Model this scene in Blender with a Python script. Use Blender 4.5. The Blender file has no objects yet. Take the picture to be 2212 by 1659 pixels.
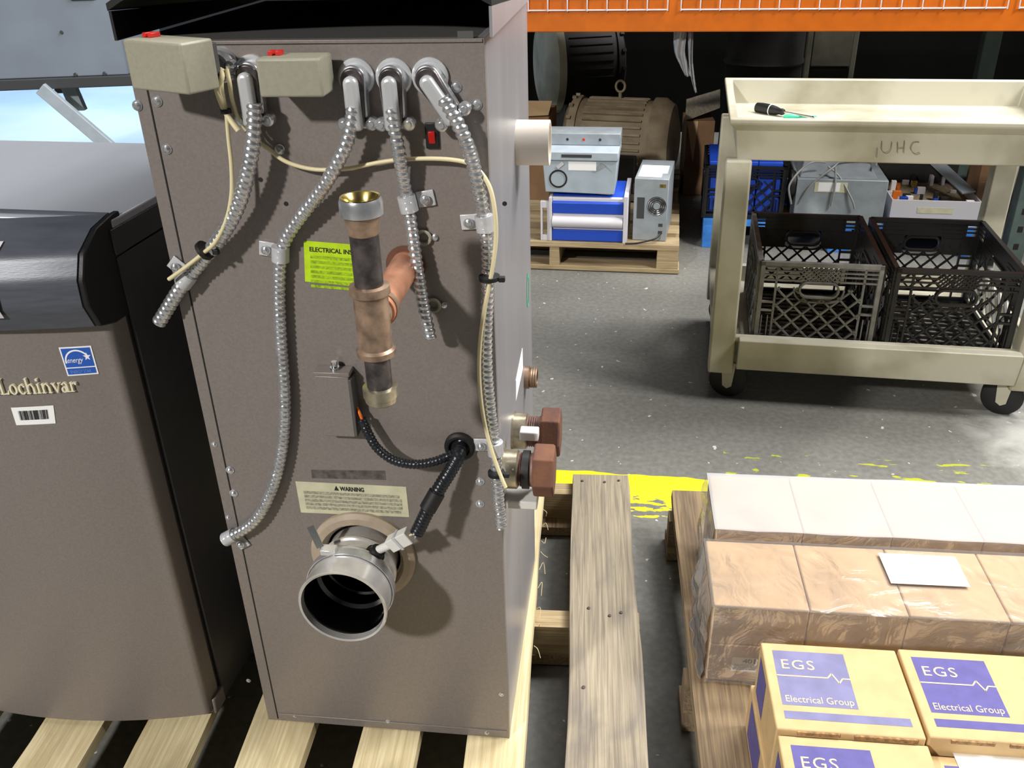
import bpy, math, random
from mathutils import Vector, Matrix, noise
random.seed(7)
S = bpy.context.scene
COL = S.collection

# ------------------------------------------------------------------ camera
W, H = 2212.0, 1659.0
FPX = 1950.0
CAMZ = 1.40
_d = Vector((1204 - W/2, 4455 - H/2, FPX)).normalized()          # world down, in camera axes (x right, y down, z forward)
_f = Vector((0, 0, 1)); _f = (_f - _d*_f.dot(_d)).normalized()
_r = _d.cross(_f)
AX, AY, AZ = _r, _f, -_d                                          # world axes written in camera axes
CAM = Vector((0, 0, CAMZ))
cd = bpy.data.cameras.new('camera'); co = bpy.data.objects.new('camera', cd); COL.objects.link(co)
cd.sensor_fit = 'HORIZONTAL'; cd.sensor_width = 36.0; cd.lens = FPX/W*36.0
cd.clip_start = 0.05; cd.clip_end = 60
cr = Vector((AX.x, AY.x, AZ.x)); cu = -Vector((AX.y, AY.y, AZ.y)); cb = -Vector((AX.z, AY.z, AZ.z))
co.matrix_world = Matrix(((cr.x, cu.x, cb.x, 0), (cr.y, cu.y, cb.y, 0), (cr.z, cu.z, cb.z, CAMZ), (0, 0, 0, 1)))
S.camera = co

# ------------------------------------------------------------------ world, lamps, exposure
wd = bpy.data.worlds.new('world'); S.world = wd; wd.use_nodes = True
wd.node_tree.nodes['Background'].inputs[0].default_value = (0.80, 0.90, 1.0, 1)
wd.node_tree.nodes['Background'].inputs[1].default_value = 0.04
S.view_settings.view_transform = 'Standard'; S.view_settings.look = 'None'
S.view_settings.gamma = 1.0; S.view_settings.exposure = 0.0
S.view_settings.use_curve_mapping = False

def lamp(name, loc, target, sx, sy, power, color=(1, 1, 1), shape='RECTANGLE', spread=180):
    l = bpy.data.lights.new(name, 'AREA'); l.shape = shape; l.size = sx; l.size_y = sy
    l.energy = power; l.color = color; l.spread = math.radians(spread)
    o = bpy.data.objects.new(name, l); COL.objects.link(o); o.location = loc
    o.rotation_euler = (Vector(target) - Vector(loc)).to_track_quat('-Z', 'Y').to_euler()
    return o
lamp('high_bay_lamp', (-4.0, -3.9, 4.9), (-0.2, 1.1, 0.7), 0.45, 0.45, 500, (1.0, 0.97, 0.93), 'DISK')
lamp('aisle_tube_lamp', (2.9, 3.5, 4.8), (1.6, 2.6, 0), 2.4, 1.2, 280, (1.0, 0.99, 0.97))
lamp('aisle_tube_lamp', (1.5, 3.1, 4.8), (1.5, 3.1, 0), 2.4, 0.6, 95, (1.0, 0.99, 0.97))
lamp('loading_lamp', (3.7, 1.0, 4.4), (0.6, 1.2, 0), 1.2, 1.2, 270, (1.0, 0.98, 0.95))
lamp('dock_daylight_fill', (-3.2, 7.6, 4.8), (-3.2, 7.6, 0), 2.4, 2.0, 115, (0.74, 0.87, 1.0), spread=100)  # unseen area light added to brighten the floor at the far left

# ------------------------------------------------------------------ frames: where a picture point meets a plane of the place
def ray(px, py):
    q = Vector(((px - W/2)/FPX, (py - H/2)/FPX, 1.0))
    return Vector((AX.dot(q), AY.dot(q), AZ.dot(q)))
def at_z(px, py, z):
    r = ray(px, py); return CAM + r*((z - CAMZ)/r.z)
class Frame:
    """a local frame standing on the floor: x to the right, y away, z up (absolute height)"""
    def __init__(s, x, y, psi):
        s.O = Vector((x, y, 0)); p = math.radians(psi); s.psi = p
        s.ex = Vector((math.cos(p), -math.sin(p), 0)); s.ey = Vector((math.sin(p), math.cos(p), 0))
    def _l(s, q): q = q - s.O; return Vector((q.dot(s.ex), q.dot(s.ey), q.z))
    def F(s, px, py, y=0.0):
        r = ray(px, py); P = s.O + s.ey*y; t = (P - CAM).dot(s.ey)/r.dot(s.ey); return s._l(CAM + r*t)
    def X(s, px, py, x=0.0):
        r = ray(px, py); P = s.O + s.ex*x; t = (P - CAM).dot(s.ex)/r.dot(s.ex); return s._l(CAM + r*t)
    def Z(s, px, py, z): return s._l(at_z(px, py, z))
    def world(s, v): return s.O + s.ex*v[0] + s.ey*v[1] + Vector((0, 0, v[2]))

# ------------------------------------------------------------------ materials
def lin(c):
    return tuple(((x/255)/12.92 if x/255 <= 0.04045 else ((x/255 + 0.055)/1.055)**2.4) for x in c) + (1.0,)
MATS = {}
def mat(name, rgb, rough=0.5, metal=0.0, var=0.0, vscale=20.0, bump=0.0, bscale=200.0, stretch=(1, 1, 1), rgb2=None, spec=0.5, coat=0.0, detail=6.0, thr=(0.35, 0.65)):
    if name in MATS: return MATS[name]
    m = bpy.data.materials.new(name); m.use_nodes = True; MATS[name] = m
    nt = m.node_tree; b = nt.nodes['Principled BSDF']
    b.inputs['Base Color'].default_value = lin(rgb); b.inputs['Roughness'].default_value = rough
    b.inputs['Metallic'].default_value = metal; b.inputs['Specular IOR Level'].default_value = spec
    b.inputs['Coat Weight'].default_value = coat
    if var or bump or rgb2:
        tc = nt.nodes.new('ShaderNodeTexCoord'); mp = nt.nodes.new('ShaderNodeMapping'); mp.inputs['Scale'].default_value = stretch
        oi = nt.nodes.new('ShaderNodeObjectInfo'); ad = nt.nodes.new('ShaderNodeVectorMath'); ad.operation = 'ADD'
        sc = nt.nodes.new('ShaderNodeVectorMath'); sc.operation = 'SCALE'; sc.inputs['Scale'].default_value = 13.0
        cb_ = nt.nodes.new('ShaderNodeCombineXYZ')
        for i in range(3): nt.links.new(oi.outputs['Random'], cb_.inputs[i])
        nt.links.new(cb_.outputs[0], sc.inputs[0]); nt.links.new(tc.outputs['Object'], ad.inputs[0]); nt.links.new(sc.outputs[0], ad.inputs[1])
        nt.links.new(ad.outputs[0], mp.inputs[0])
        if var or rgb2:
            n = nt.nodes.new('ShaderNodeTexNoise'); n.inputs['Scale'].default_value = vscale; n.inputs['Detail'].default_value = detail
            nt.links.new(mp.outputs[0], n.inputs['Vector'])
            rp = nt.nodes.new('ShaderNodeValToRGB'); rp.color_ramp.elements[0].position = thr[0]; rp.color_ramp.elements[1].position = thr[1]
            c2 = rgb2 if rgb2 else tuple(min(255, x*(1 + var)) for x in rgb)
            c1 = rgb if rgb2 else tuple(x*(1 - var) for x in rgb)
            rp.color_ramp.elements[0].color = lin(c1); rp.color_ramp.elements[1].color = lin(c2)
            nt.links.new(n.outputs['Fac'], rp.inputs[0]); nt.links.new(rp.outputs[0], b.inputs['Base Color'])
        if bump:
            n2 = nt.nodes.new('ShaderNodeTexNoise'); n2.inputs['Scale'].default_value = bscale; n2.inputs['Detail'].default_value = 4
            nt.links.new(mp.outputs[0], n2.inputs['Vector'])
            bp = nt.nodes.new('ShaderNodeBump'); bp.inputs['Strength'].default_value = bump; bp.inputs['Distance'].default_value = 0.002
            nt.links.new(n2.outputs['Fac'], bp.inputs['Height']); nt.links.new(bp.outputs[0], b.inputs['Normal'])
    return m

mat('boiler_paint', (133, 125, 120), 0.42, 0.2, 0.03, 300, 0.04, 900)
mat('boiler_side', (158, 156, 160), 0.34, 0.30, 0.03, 12, 0.03, 900, stretch=(1, 1, .1))  # silver-grey side paint, lightened for the bright aisle it reflects
mat('boiler_dark', (86, 85, 83), 0.5, 0.1)
mat('lid_black', (16, 16, 16), 0.7)
mat('black_paint', (58, 58, 60), 0.42, 0.0, 0.05, 40, 0.05, 700)
mat('black_plastic', (18, 18, 20), 0.45, 0, 0.0, 1, 0.12, 500)
mat('cover_plastic', (84, 88, 97), 0.38, 0.15, 0.05, 60, 0.10, 300, stretch=(.3, 1, 3))
mat('seam', (28, 26, 25), 0.8)
mat('galvanised', (212, 214, 218), 0.26, 0.82, 0.06, 80)
mat('chrome', (215, 218, 222), 0.16, 1.0)
mat('stainless', (218, 216, 212), 0.22, 0.55, 0.05, 30)
mat('stainless_inside', (84, 83, 82), 0.24, 1.0, 0.06, 30)  # dark copy of the stainless, shade inside the pipe put into its colour
mat('zinc_white', (205, 207, 210), 0.33, 0.35)
mat('brass', (196, 176, 110), 0.25, 1.0, 0.12, 60)
mat('nickel_brass', (176, 168, 146), 0.3, 0.8, 0.12, 60)
mat('old_bronze', (158, 134, 114), 0.42, 0.55, 0.2, 45)
mat('dark_steel', (86, 80, 80), 0.32, 0.6, 0.25, 60)
mat('copper', (212, 152, 122), 0.4, 0.45, 0.12, 25)
mat('rust', (98, 66, 56), 0.8, 0.1, 0.0, 30, 0.25, 250, rgb2=(120, 80, 56))
mat('rust_grey', (128, 100, 92), 0.6, 0.3, 0.15, 80)
mat('cream_plastic', (154, 151, 133), 0.5, 0, 0.02, 200, 0.05, 600)
mat('cream_wire', (226, 214, 172), 0.45)
mat('tan_gasket', (172, 156, 136), 0.55, 0.0, 0.06, 30)
mat('red_plastic', (205, 40, 34), 0.35)
mat('red_rocker', (178, 22, 20), 0.2)
mat('rubber', (20, 20, 21), 0.55)
mat('loom', (26, 29, 34), 0.32)
mat('orange_wire', (232, 120, 36), 0.5)
mat('white_plastic', (222, 220, 214), 0.45)
mat('pvc', (236, 228, 216), 0.35)
mat('paper', (250, 250, 250), 0.8)
mat('label_cream', (206, 202, 172), 0.6, 0, 0.04, 40)
mat('lime_paper', (186, 222, 20), 0.6, 0, 0.05, 60)
mat('ink', (30, 30, 30), 0.7)
mat('ink_faint', (128, 126, 112), 0.8, rgb2=(186, 182, 156), vscale=260)
mat('ink_lime', (120, 158, 18), 0.8, rgb2=(176, 212, 22), vscale=300)
mat('residue', (70, 64, 58), 0.8, rgb2=(104, 96, 92), vscale=110)
mat('blue_label', (38, 92, 190), 0.5)
mat('blue_pale', (120, 160, 225), 0.5)
mat('cream_letter', (236, 228, 200), 0.4)
mat('knot', (66, 50, 44), 0.9)
mat('nail_steel', (92, 80, 74), 0.6, .6)
mat('cardboard', (208, 176, 134), 0.8, 0, 0.03, 12, 0.05, 200, stretch=(.4, 1, 1))
mat('cardboard_yellow', (204, 174, 126), 0.8, 0, 0.03, 30)
mat('cardboard_edge', (150, 118, 78), 0.85, 0, 0.2, 150)
mat('cardboard_dark', (136, 104, 74), 0.85, 0, 0.08, 10)
mat('print_blue', (92, 86, 148), 0.75, 0, 0.04, 50)
mat('print_blue_faded', (122, 120, 158), 0.75, 0, 0.05, 30)
mat('print_buff', (232, 206, 162), 0.75)
mat('cart_plastic', (150, 144, 122), 0.42, 0, 0.0, 5, 0.08, 90, rgb2=(190, 186, 168), thr=(.30, .56), detail=10)
mat('cart_grime', (138, 128, 104), 0.6, 0, 0.1, 30)
mat('crate_plastic', (24, 24, 25), 0.36)
mat('crate_plastic_lit', (112, 110, 106), 0.5, 0, 0.12, 25)  # black crate plastic with the light on its outer walls painted in as grey
mat('pencil', (112, 106, 92), 0.8)
mat('orange_paint', (205, 102, 2), 0.45, 0, 0.03, 20)
mat('wire_white', (226, 218, 222), 0.4, 0.3)
mat('motor_paint', (118, 104, 82), 0.7, 0.1, 0.0, 9, 0.1, 60, rgb2=(150, 136, 112))
mat('motor_pale', (158, 160, 142), 0.75, 0, 0.0, 6, 0.1, 60, rgb2=(206, 206, 188))
mat('motor_dark', (40, 38, 35), 0.7, 0.2, 0.1, 20)
mat('device_blue', (28, 74, 190), 0.45)
mat('device_white', (208, 206, 212), 0.5)
mat('device_grey', (168, 180, 190), 0.5, 0, 0.03, 20)
mat('tower_grey', (150, 158, 164), 0.45, 0.1, 0.04, 20)
mat('tower_dark', (60, 62, 64), 0.5)
mat('cable_grey', (150, 150, 150), 0.5)
mat('cabinet_grey', (128, 138, 153), 0.5, 0.05, 0.03, 5)
mat('cabinet_edge', (60, 62, 66), 0.5)
mat('lid_silver', (176, 180, 188), 0.36, 0.35, 0.03, 4, stretch=(1, .3, 1))
mat('daylight_blue', (178, 206, 246), 0.45, 0, 0.0, 0.8, rgb2=(208, 226, 250))  # daylight on the far floor, put into a pale blue colour
mat('wall_dark', (13, 13, 12), 0.9, 0, 0.1, 3, spec=0.0)  # nearly black, the shade behind the rack is put into the wall colour
mat('ceiling_grey', (96, 98, 100), 0.9, 0, 0.05, 2)
mat('upright_green', (88, 104, 100), 0.6, 0, 0.06, 20)
mat('pallet_blue', (46, 116, 196), 0.7, 0, 0.12, 20)
mat('board_tan', (166, 150, 120), 0.7, rgb2=(120, 104, 84), vscale=90)
mat('green_cap', (60, 190, 150), 0.4)
mat('twine', (222, 206, 160), 0.9)

def wood(name, dark, light, stain, along=1):
    m = bpy.data.materials.new(name); m.use_nodes = True; MATS[name] = m; nt = m.node_tree; b = nt.nodes['Principled BSDF']; L = nt.links
    tc = nt.nodes.new('ShaderNodeTexCoord'); oi = nt.nodes.new('ShaderNodeObjectInfo'); sc = nt.nodes.new('ShaderNodeVectorMath'); sc.operation = 'SCALE'; sc.inputs['Scale'].default_value = 17.0
    cx = nt.nodes.new('ShaderNodeCombineXYZ'); ad = nt.nodes.new('ShaderNodeVectorMath')
    for i in range(3): L.new(oi.outputs['Random'], cx.inputs[i])
    L.new(cx.outputs[0], sc.inputs[0]); L.new(tc.outputs['Object'], ad.inputs[0]); L.new(sc.outputs[0], ad.inputs[1])
    def ns(st, scale, det, dist=0.0):
        mp = nt.nodes.new('ShaderNodeMapping'); mp.inputs['Scale'].default_value = st if along else (st[1], st[0], st[2]); L.new(ad.outputs[0], mp.inputs[0])
        n = nt.nodes.new('ShaderNodeTexNoise'); n.inputs['Scale'].default_value = scale; n.inputs['Detail'].default_value = det; n.inputs['Distortion'].default_value = dist; L.new(mp.outputs[0], n.inputs['Vector']); return n.outputs['Fac']
    def rp(src, a, c, ca, cc):
        r = nt.nodes.new('ShaderNodeValToRGB'); r.color_ramp.elements[0].position = a; r.color_ramp.elements[1].position = c; r.color_ramp.elements[0].color = ca; r.color_ramp.elements[1].color = cc; L.new(src, r.inputs[0]); return r.outputs[0]
    grain = ns((40, 1.1, 40), 5, 7, 0.6)
    col = rp(grain, .32, .66, lin(dark), lin(light))
    st_ = rp(ns((2.2, .8, 2), 4, 5, 1.0), .50, .70, (0, 0, 0, 1), (1, 1, 1, 1))
    mx = nt.nodes.new('ShaderNodeMix'); mx.data_type = 'RGBA'; mu = nt.nodes.new('ShaderNodeMath'); mu.operation = 'MULTIPLY'; mu.inputs[1].default_value = .65; L.new(st_, mu.inputs[0])
    L.new(mu.outputs[0], mx.inputs[0]); L.new(col, mx.inputs[6]); mx.inputs[7].default_value = lin(stain)
    L.new(mx.outputs[2], b.inputs['Base Color']); b.inputs['Roughness'].default_value = .85
    bp = nt.nodes.new('ShaderNodeBump'); bp.inputs['Strength'].default_value = .4; bp.inputs['Distance'].default_value = .002; L.new(grain, bp.inputs['Height']); L.new(bp.outputs[0], b.inputs['Normal'])
wood('wood_new', (196, 178, 134), (226, 212, 172), (160, 142, 104))
wood('wood_grey', (124, 114, 99), (166, 154, 132), (98, 94, 92))
wood('wood_brown', (112, 94, 74), (160, 138, 106), (84, 70, 56))
wood('wood_x', (150, 130, 98), (188, 168, 130), (116, 98, 72), 0)
def film_material(name, haze, rough, bmp=0.3):
    m = bpy.data.materials.new(name); m.use_nodes = True; nt = m.node_tree; nt.nodes.clear(); MATS[name] = m
    out = nt.nodes.new('ShaderNodeOutputMaterial'); tr = nt.nodes.new('ShaderNodeBsdfTransparent')
    gl = nt.nodes.new('ShaderNodeBsdfGlossy'); gl.inputs['Roughness'].default_value = rough
    df = nt.nodes.new('ShaderNodeBsdfDiffuse'); df.inputs['Color'].default_value = (.86, .87, .9, 1)
    fr = nt.nodes.new('ShaderNodeFresnel'); fr.inputs['IOR'].default_value = 1.5
    tc = nt.nodes.new('ShaderNodeTexCoord'); n = nt.nodes.new('ShaderNodeTexNoise'); n.inputs['Scale'].default_value = 14; n.inputs['Detail'].default_value = 5; n.inputs['Distortion'].default_value = 1.6
    nt.links.new(tc.outputs['Object'], n.inputs['Vector'])
    bp = nt.nodes.new('ShaderNodeBump'); bp.inputs['Strength'].default_value = bmp; bp.inputs['Distance'].default_value = 0.010
    nt.links.new(n.outputs['Fac'], bp.inputs['Height'])
    for x in (gl, df, fr): nt.links.new(bp.outputs[0], x.inputs['Normal'])
    mx = nt.nodes.new('ShaderNodeMixShader'); mx.inputs[0].default_value = haze
    nt.links.new(tr.outputs[0], mx.inputs[1]); nt.links.new(df.outputs[0], mx.inputs[2])
    m2 = nt.nodes.new('ShaderNodeMixShader'); ma = nt.nodes.new('ShaderNodeMath'); ma.operation = 'MULTIPLY_ADD'
    ma.inputs[1].default_value = 1.0; ma.inputs[2].default_value = 0.05
    nt.links.new(fr.outputs[0], ma.inputs[0]); nt.links.new(ma.outputs[0], m2.inputs[0])
    nt.links.new(mx.outputs[0], m2.inputs[1]); nt.links.new(gl.outputs[0], m2.inputs[2]); nt.links.new(m2.outputs[0], out.inputs[0])
film_material('stretch_film', 0.10, 0.16, 0.22)
film_material('film_wrinkled', 0.16, 0.14, 0.9)
film_material('stretch_film_haze_glare', 0.42, 0.18, 0.10)  # film haze, with the glare on the rear row put into its whiteness
film_material('clip_plastic', 0.55, 0.25)
film_material('film_strip', 0.30, 0.2)

# ------------------------------------------------------------------ mesh builder
def catmull(pts, n=10):
    P = [Vector(p) for p in pts]; out = []
    for i in range(len(P) - 1):
        a = P[i-1] if i else P[0]*2 - P[1]; b = P[i]; c = P[i+1]; d = P[i+2] if i + 2 < len(P) else P[-1]*2 - P[-2]
        for k in range(n):
            t = k/n
            out.append(0.5*((2*b) + (c - a)*t + (2*a - 5*b + 4*c - d)*t*t + (3*b - a - 3*c + d)*t**3))
    out.append(P[-1]); return out
def resample(pts, step):
    out = [pts[0].copy()]; acc = 0.0
    for a, b in zip(pts, pts[1:]):
        L = (b - a).length
        if L == 0: continue
        t = step - acc
        while t <= L: out.append(a + (b - a)*(t/L)); t += step
        acc = L - (t - step)
    return out
class MB:
    def __init__(s): s.v = []; s.f = []
    def add(s, vs, fs):
        o = len(s.v); s.v += [tuple(p) for p in vs]; s.f += [tuple(i + o for i in q) for q in fs]; return s
    def hexa(s, p):
        return s.add(p, [(0, 3, 2, 1), (4, 5, 6, 7), (0, 1, 5, 4), (1, 2, 6, 5), (2, 3, 7, 6), (3, 0, 4, 7)])
    def box(s, x0, x1, y0, y1, z0, z1):
        return s.hexa([(x0, y0, z0), (x1, y0, z0), (x1, y1, z0), (x0, y1, z0), (x0, y0, z1), (x1, y0, z1), (x1, y1, z1), (x0, y1, z1)])
    def prism(s, poly, vec):
        n = len(poly); v = Vector(vec); P = [Vector(p) for p in poly]
        return s.add(P + [p + v for p in P], [tuple(range(n))[::-1], tuple(range(n, 2*n))] + [(i, (i+1) % n, n + (i+1) % n, n + i) for i in range(n)])
    def bar(s, a, b, w, t, up):
        a = Vector(a); b = Vector(b); d = (b - a).normalized(); u = Vector(up); u = (u - d*u.dot(d)).normalized(); q = d.cross(u)
        c = [u*(-t/2) + q*(-w/2), u*(-t/2) + q*(w/2), u*(t/2) + q*(w/2), u*(t/2) + q*(-w/2)]
        return s.hexa([a + c[0], a + c[1], a + c[2], a + c[3], b + c[0], b + c[1], b + c[2], b + c[3]])
    def lathe(s, p0, d, prof, n=24, cap0=True, cap1=True, ph=0.0):
        p0 = Vector(p0); d = Vector(d).normalized(); u = d.orthogonal().normalized(); w = d.cross(u); vs = []; fs = []
        for t, r in prof:
            for k in range(n):
                a = ph + 2*math.pi*k/n; vs.append(p0 + d*t + (u*math.cos(a) + w*math.sin(a))*r)
        for i in range(len(prof) - 1):
            for k in range(n): fs.append((i*n + k, i*n + (k+1) % n, (i+1)*n + (k+1) % n, (i+1)*n + k))
        if cap0: fs.append(tuple(range(n))[::-1])
        if cap1: fs.append(tuple(range((len(prof)-1)*n, len(prof)*n)))
        return s.add(vs, fs)
    def cyl(s, a, b, r, r1=None, n=20):
        a = Vector(a); b = Vector(b); return s.lathe(a, b - a, [(0, r), ((b - a).length, r if r1 is None else r1)], n)
    def tube(s, path, r, n=10, rib=None, closed=False, flat=1.0):
        P = [Vector(p) for p in path]; N = len(P); vs = []; fs = []; up = None; acc = 0
        for i in range(N):
            if closed: t = (P[(i+1) % N] - P[i-1]).normalized()
            else: t = (P[min(i+1, N-1)] - P[max(i-1, 0)]).normalized()
            if up is None: up = t.orthogonal().normalized()
            up = (up - t*up.dot(t)).normalized(); w = t.cross(up)
            if i: acc += (P[i] - P[i-1]).length
            for k in range(n):
                a = 2*math.pi*k/n; rr = r
                if rib: rr = r + rib[1]*(abs(math.sin(math.pi*acc/rib[0] + a/2)) - 0.5)*2
                vs.append(P[i] + (up*math.cos(a) + w*math.sin(a)*flat)*rr)
        for i in range(N if closed else N - 1):
            j = (i+1) % N
            for k in range(n): fs.append((i*n + k, i*n + (k+1) % n, j*n + (k+1) % n, j*n + k))
        if not closed: fs += [tuple(range(n))[::-1], tuple(range((N-1)*n, N*n))]
        return s.add(vs, fs)
    def grid(s, fn, nu, nv):
        vs = [fn(i/nu, j/nv) for j in range(nv+1) for i in range(nu+1)]
        return s.add(vs, [(j*(nu+1)+i, j*(nu+1)+i+1, (j+1)*(nu+1)+i+1, (j+1)*(nu+1)+i) for j in range(nv) for i in range(nu)])
    def quad(s, a, b, c, d): return s.add([a, b, c, d], [(0, 1, 2, 3)])
    def mesh(s, name, ang=35):
        me = bpy.data.meshes.new(name); me.from_pydata(s.v, [], s.f); me.update()
        me.polygons.foreach_set('use_smooth', [True]*len(me.polygons)); me.set_sharp_from_angle(angle=math.radians(ang)); return me
    def build(s, name, m, parent=None, bev=0.0, ang=35, seg=2):
        me = s.mesh(name, ang); me.materials.append(MATS[m]); o = bpy.data.objects.new(name, me); COL.objects.link(o); o.parent = parent
        if bev:
            b = o.modifiers.new('bevel', 'BEVEL'); b.width = bev; b.segments = seg; b.limit_method = 'ANGLE'; b.angle_limit = math.radians(40)
        return o
def tag(o, label=None, cat=None, group=None, kind=None):
    if label: o['label'] = label
    if cat: o['category'] = cat
    if group: o['group'] = group
    if kind: o['kind'] = kind
    return o
def thing(name, label, cat, fr=None, group=None, loc=(0, 0, 0), rz=0.0):
    o = bpy.data.objects.new(name, None); COL.objects.link(o); o.empty_display_size = .05
    if fr is not None: o.location = fr.world(loc); o.rotation_euler = (0, 0, -fr.psi + rz)
    else: o.location = loc; o.rotation_euler = (0, 0, rz)
    return tag(o, label, cat, group)
def link_copy(o, parent, loc=None, rot=None):
    c = o.copy(); COL.objects.link(c); c.parent = parent
    if loc is not None: c.location = loc
    if rot is not None: c.rotation_euler = rot
    return c
def text_mesh(txt, size, align='LEFT', shear=0.0, bold=0.0, spacing=1.0):
    cu_ = bpy.data.curves.new('t', 'FONT'); cu_.body = txt; cu_.size = size; cu_.align_x = align; cu_.shear = shear; cu_.offset = bold; cu_.space_character = spacing; cu_.resolution_u = 3
    o = bpy.data.objects.new('t', cu_); COL.objects.link(o); bpy.context.view_layer.update()
    me = bpy.data.meshes.new_from_object(o); bpy.data.objects.remove(o); bpy.data.curves.remove(cu_)
    vs = [v.co.copy() for v in me.vertices]; fs = [tuple(p.vertices) for p in me.polygons]; bpy.data.meshes.remove(me)
    return vs, fs
def lettering(name, txt, size, origin, ux, uy, m, parent, width=None, align='LEFT', shear=0.0, bold=0.0, spacing=1.0, mapf=None):
    vs, fs = text_mesh(txt, size, align, shear, bold, spacing); ux = Vector(ux); uy = Vector(uy); og = Vector(origin)
    if width:
        w = max(v.x for v in vs) - min(v.x for v in vs); k = width/w
    else: k = 1.0
    b = MB(); b.add([(mapf(v.x*k, v.y) if mapf else og + ux*(v.x*k) + uy*v.y) for v in vs], fs)
    return b.build(name, m, parent)

# ================================================================== SETTING
fl = Frame(0, 0, 9)
floor_rot = -math.radians(9)
def floor_material():
    m = bpy.data.materials.new('concrete'); m.use_nodes = True; MATS['concrete'] = m; nt = m.node_tree; b = nt.nodes['Principled BSDF']; L = nt.links
    tc = nt.nodes.new('ShaderNodeTexCoord')
    def noise_(scale, det=6, dist=0.0, stretch=None):
        n = nt.nodes.new('ShaderNodeTexNoise'); n.inputs['Scale'].default_value = scale; n.inputs['Detail'].default_value = det; n.inputs['Distortion'].default_value = dist
        if stretch:
            mp = nt.nodes.new('ShaderNodeMapping'); mp.inputs['Scale'].default_value = stretch; L.new(tc.outputs['Object'], mp.inputs[0]); L.new(mp.outputs[0], n.inputs['Vector'])
        else: L.new(tc.outputs['Object'], n.inputs['Vector'])
        return n.outputs['Fac']
    def ramp(src, p0, p1, c0, c1):
        r = nt.nodes.new('ShaderNodeValToRGB'); r.color_ramp.elements[0].position = p0; r.color_ramp.elements[1].position = p1
        r.color_ramp.elements[0].color = c0; r.color_ramp.elements[1].color = c1; L.new(src, r.inputs[0]); return r.outputs[0]
    def mth(op, a, b_, c=None):
        x = nt.nodes.new('ShaderNodeMath'); x.operation = op
        for i, q in enumerate((a, b_, c)):
            if q is None: continue
            if isinstance(q, (int, float)): x.inputs[i].default_value = q
            else: L.new(q, x.inputs[i])
        return x.outputs[0]
    def mix(f, a, c):
        x = nt.nodes.new('ShaderNodeMix'); x.data_type = 'RGBA'
        if isinstance(f, (int, float)): x.inputs[0].default_value = f
        else: L.new(f, x.inputs[0])
        for i, q in ((6, a), (7, c)):
            if isinstance(q, tuple): x.inputs[i].default_value = q
            else: L.new(q, x.inputs[i])
        return x.outputs[2]
    base = ramp(noise_(2.2), 0.3, 0.7, lin((104, 103, 98)), lin((126, 125, 119)))
    fine = ramp(noise_(60), 0.35, 0.65, lin((92, 91, 86)), lin((136, 135, 129)))
    c = mix(0.35, base, fine)
    sp = ramp(noise_(38, 2), 0.715, 0.73, (0, 0, 0, 1), (1, 1, 1, 1)); c = mix(sp, c, lin((204, 204, 200)))
    sx = nt.nodes.new('ShaderNodeSeparateXYZ'); L.new(tc.outputs['Object'], sx.inputs[0]); u, v = sx.outputs[0], sx.outputs[1]
    # pale scuffed patch beside the cart
    du = mth('SUBTRACT', u, mth('MULTIPLY_ADD', v, -0.25, 1.52)); blob = mth('MULTIPLY', mth('SUBTRACT', 1.0, mth('MULTIPLY', mth('ABSOLUTE', mth('SUBTRACT', du, 0.16), None), 3.4)), 1.0)
    pat = mth('MULTIPLY', blob, noise_(7, 8, 1.2)); pat = ramp(pat, 0.26, 0.60, (0, 0, 0, 1), (1, 1, 1, 1))
    near = mth('LESS_THAN', v, 2.55); c = mix(mth('MULTIPLY', mth('MULTIPLY', pat, near), 0.8), c, lin((190, 190, 184)))
    # worn yellow aisle line
    wob = mth('MULTIPLY_ADD', noise_(5, 3), 0.05, -0.025); vv = mth('ADD', v, wob)
    band = mth('MULTIPLY', mth('GREATER_THAN', vv, 1.895), mth('LESS_THAN', vv, 2.085))
    wear = noise_(9, 8, 0.3, (0.7, 3.0, 1))
    lim = mth('MINIMUM', mth('MAXIMUM', mth('MULTIPLY_ADD', u, 1.5, -0.55), 0.02), 0.60)
    low = mth('MULTIPLY', mth('LESS_THAN', vv, 2.0), mth('GREATER_THAN', u, -0.2))
    lim2 = mth('MAXIMUM', lim, mth('MULTIPLY', low, 0.02))
    mott = mth('GREATER_THAN', noise_(26, 8, 0.3, (0.8, 2.6, 1)), mth('MULTIPLY', low, mth('MULTIPLY_ADD', mth('SUBTRACT', 2.0, vv), 1.6, 0.40)))
    paint = mth('MULTIPLY', mth('MULTIPLY', band, mott), mth('GREATER_THAN', wear, lim2)); c = mix(paint, c, lin((222, 214, 16)))
    halo = mth('MULTIPLY', mth('MULTIPLY', mth('MULTIPLY', mth('GREATER_THAN', vv, 2.03), mth('LESS_THAN', vv, 2.24)), mth('GREATER_THAN', u, 0.25)), mth('GREATER_THAN', noise_(16, 8, 0.3, (.6, 2.2, 1)), 0.62)); c = mix(halo, c, lin((170, 176, 40)))
    L.new(c, b.inputs['Base Color']); b.inputs['Roughness'].default_value = 0.55
    bp = nt.nodes.new('ShaderNodeBump'); bp.inputs['Strength'].default_value = 0.15; bp.inputs['Distance'].default_value = 0.003; L.new(noise_(45), bp.inputs['Height']); L.new(bp.outputs[0], b.inputs['Normal'])
floor_material()
def structure(name, b, m): 
    o = b.build(name, m); o.rotation_euler = (0, 0, floor_rot); o['kind'] = 'structure'; return o
structure('floor', MB().box(-9, 9, -8, 11, -0.12, 0), 'concrete')
structure('wall_back', MB().box(-1.6, 9, 6.2, 6.35, 0, 5.2), 'wall_dark')
structure('wall_right', MB().box(9, 9.15, -8, 11, 0, 5.2), 'ceiling_grey')
structure('wall_left', MB().box(-9.15, -9, -8, 11, 0, 5.2), 'ceiling_grey')
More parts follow.
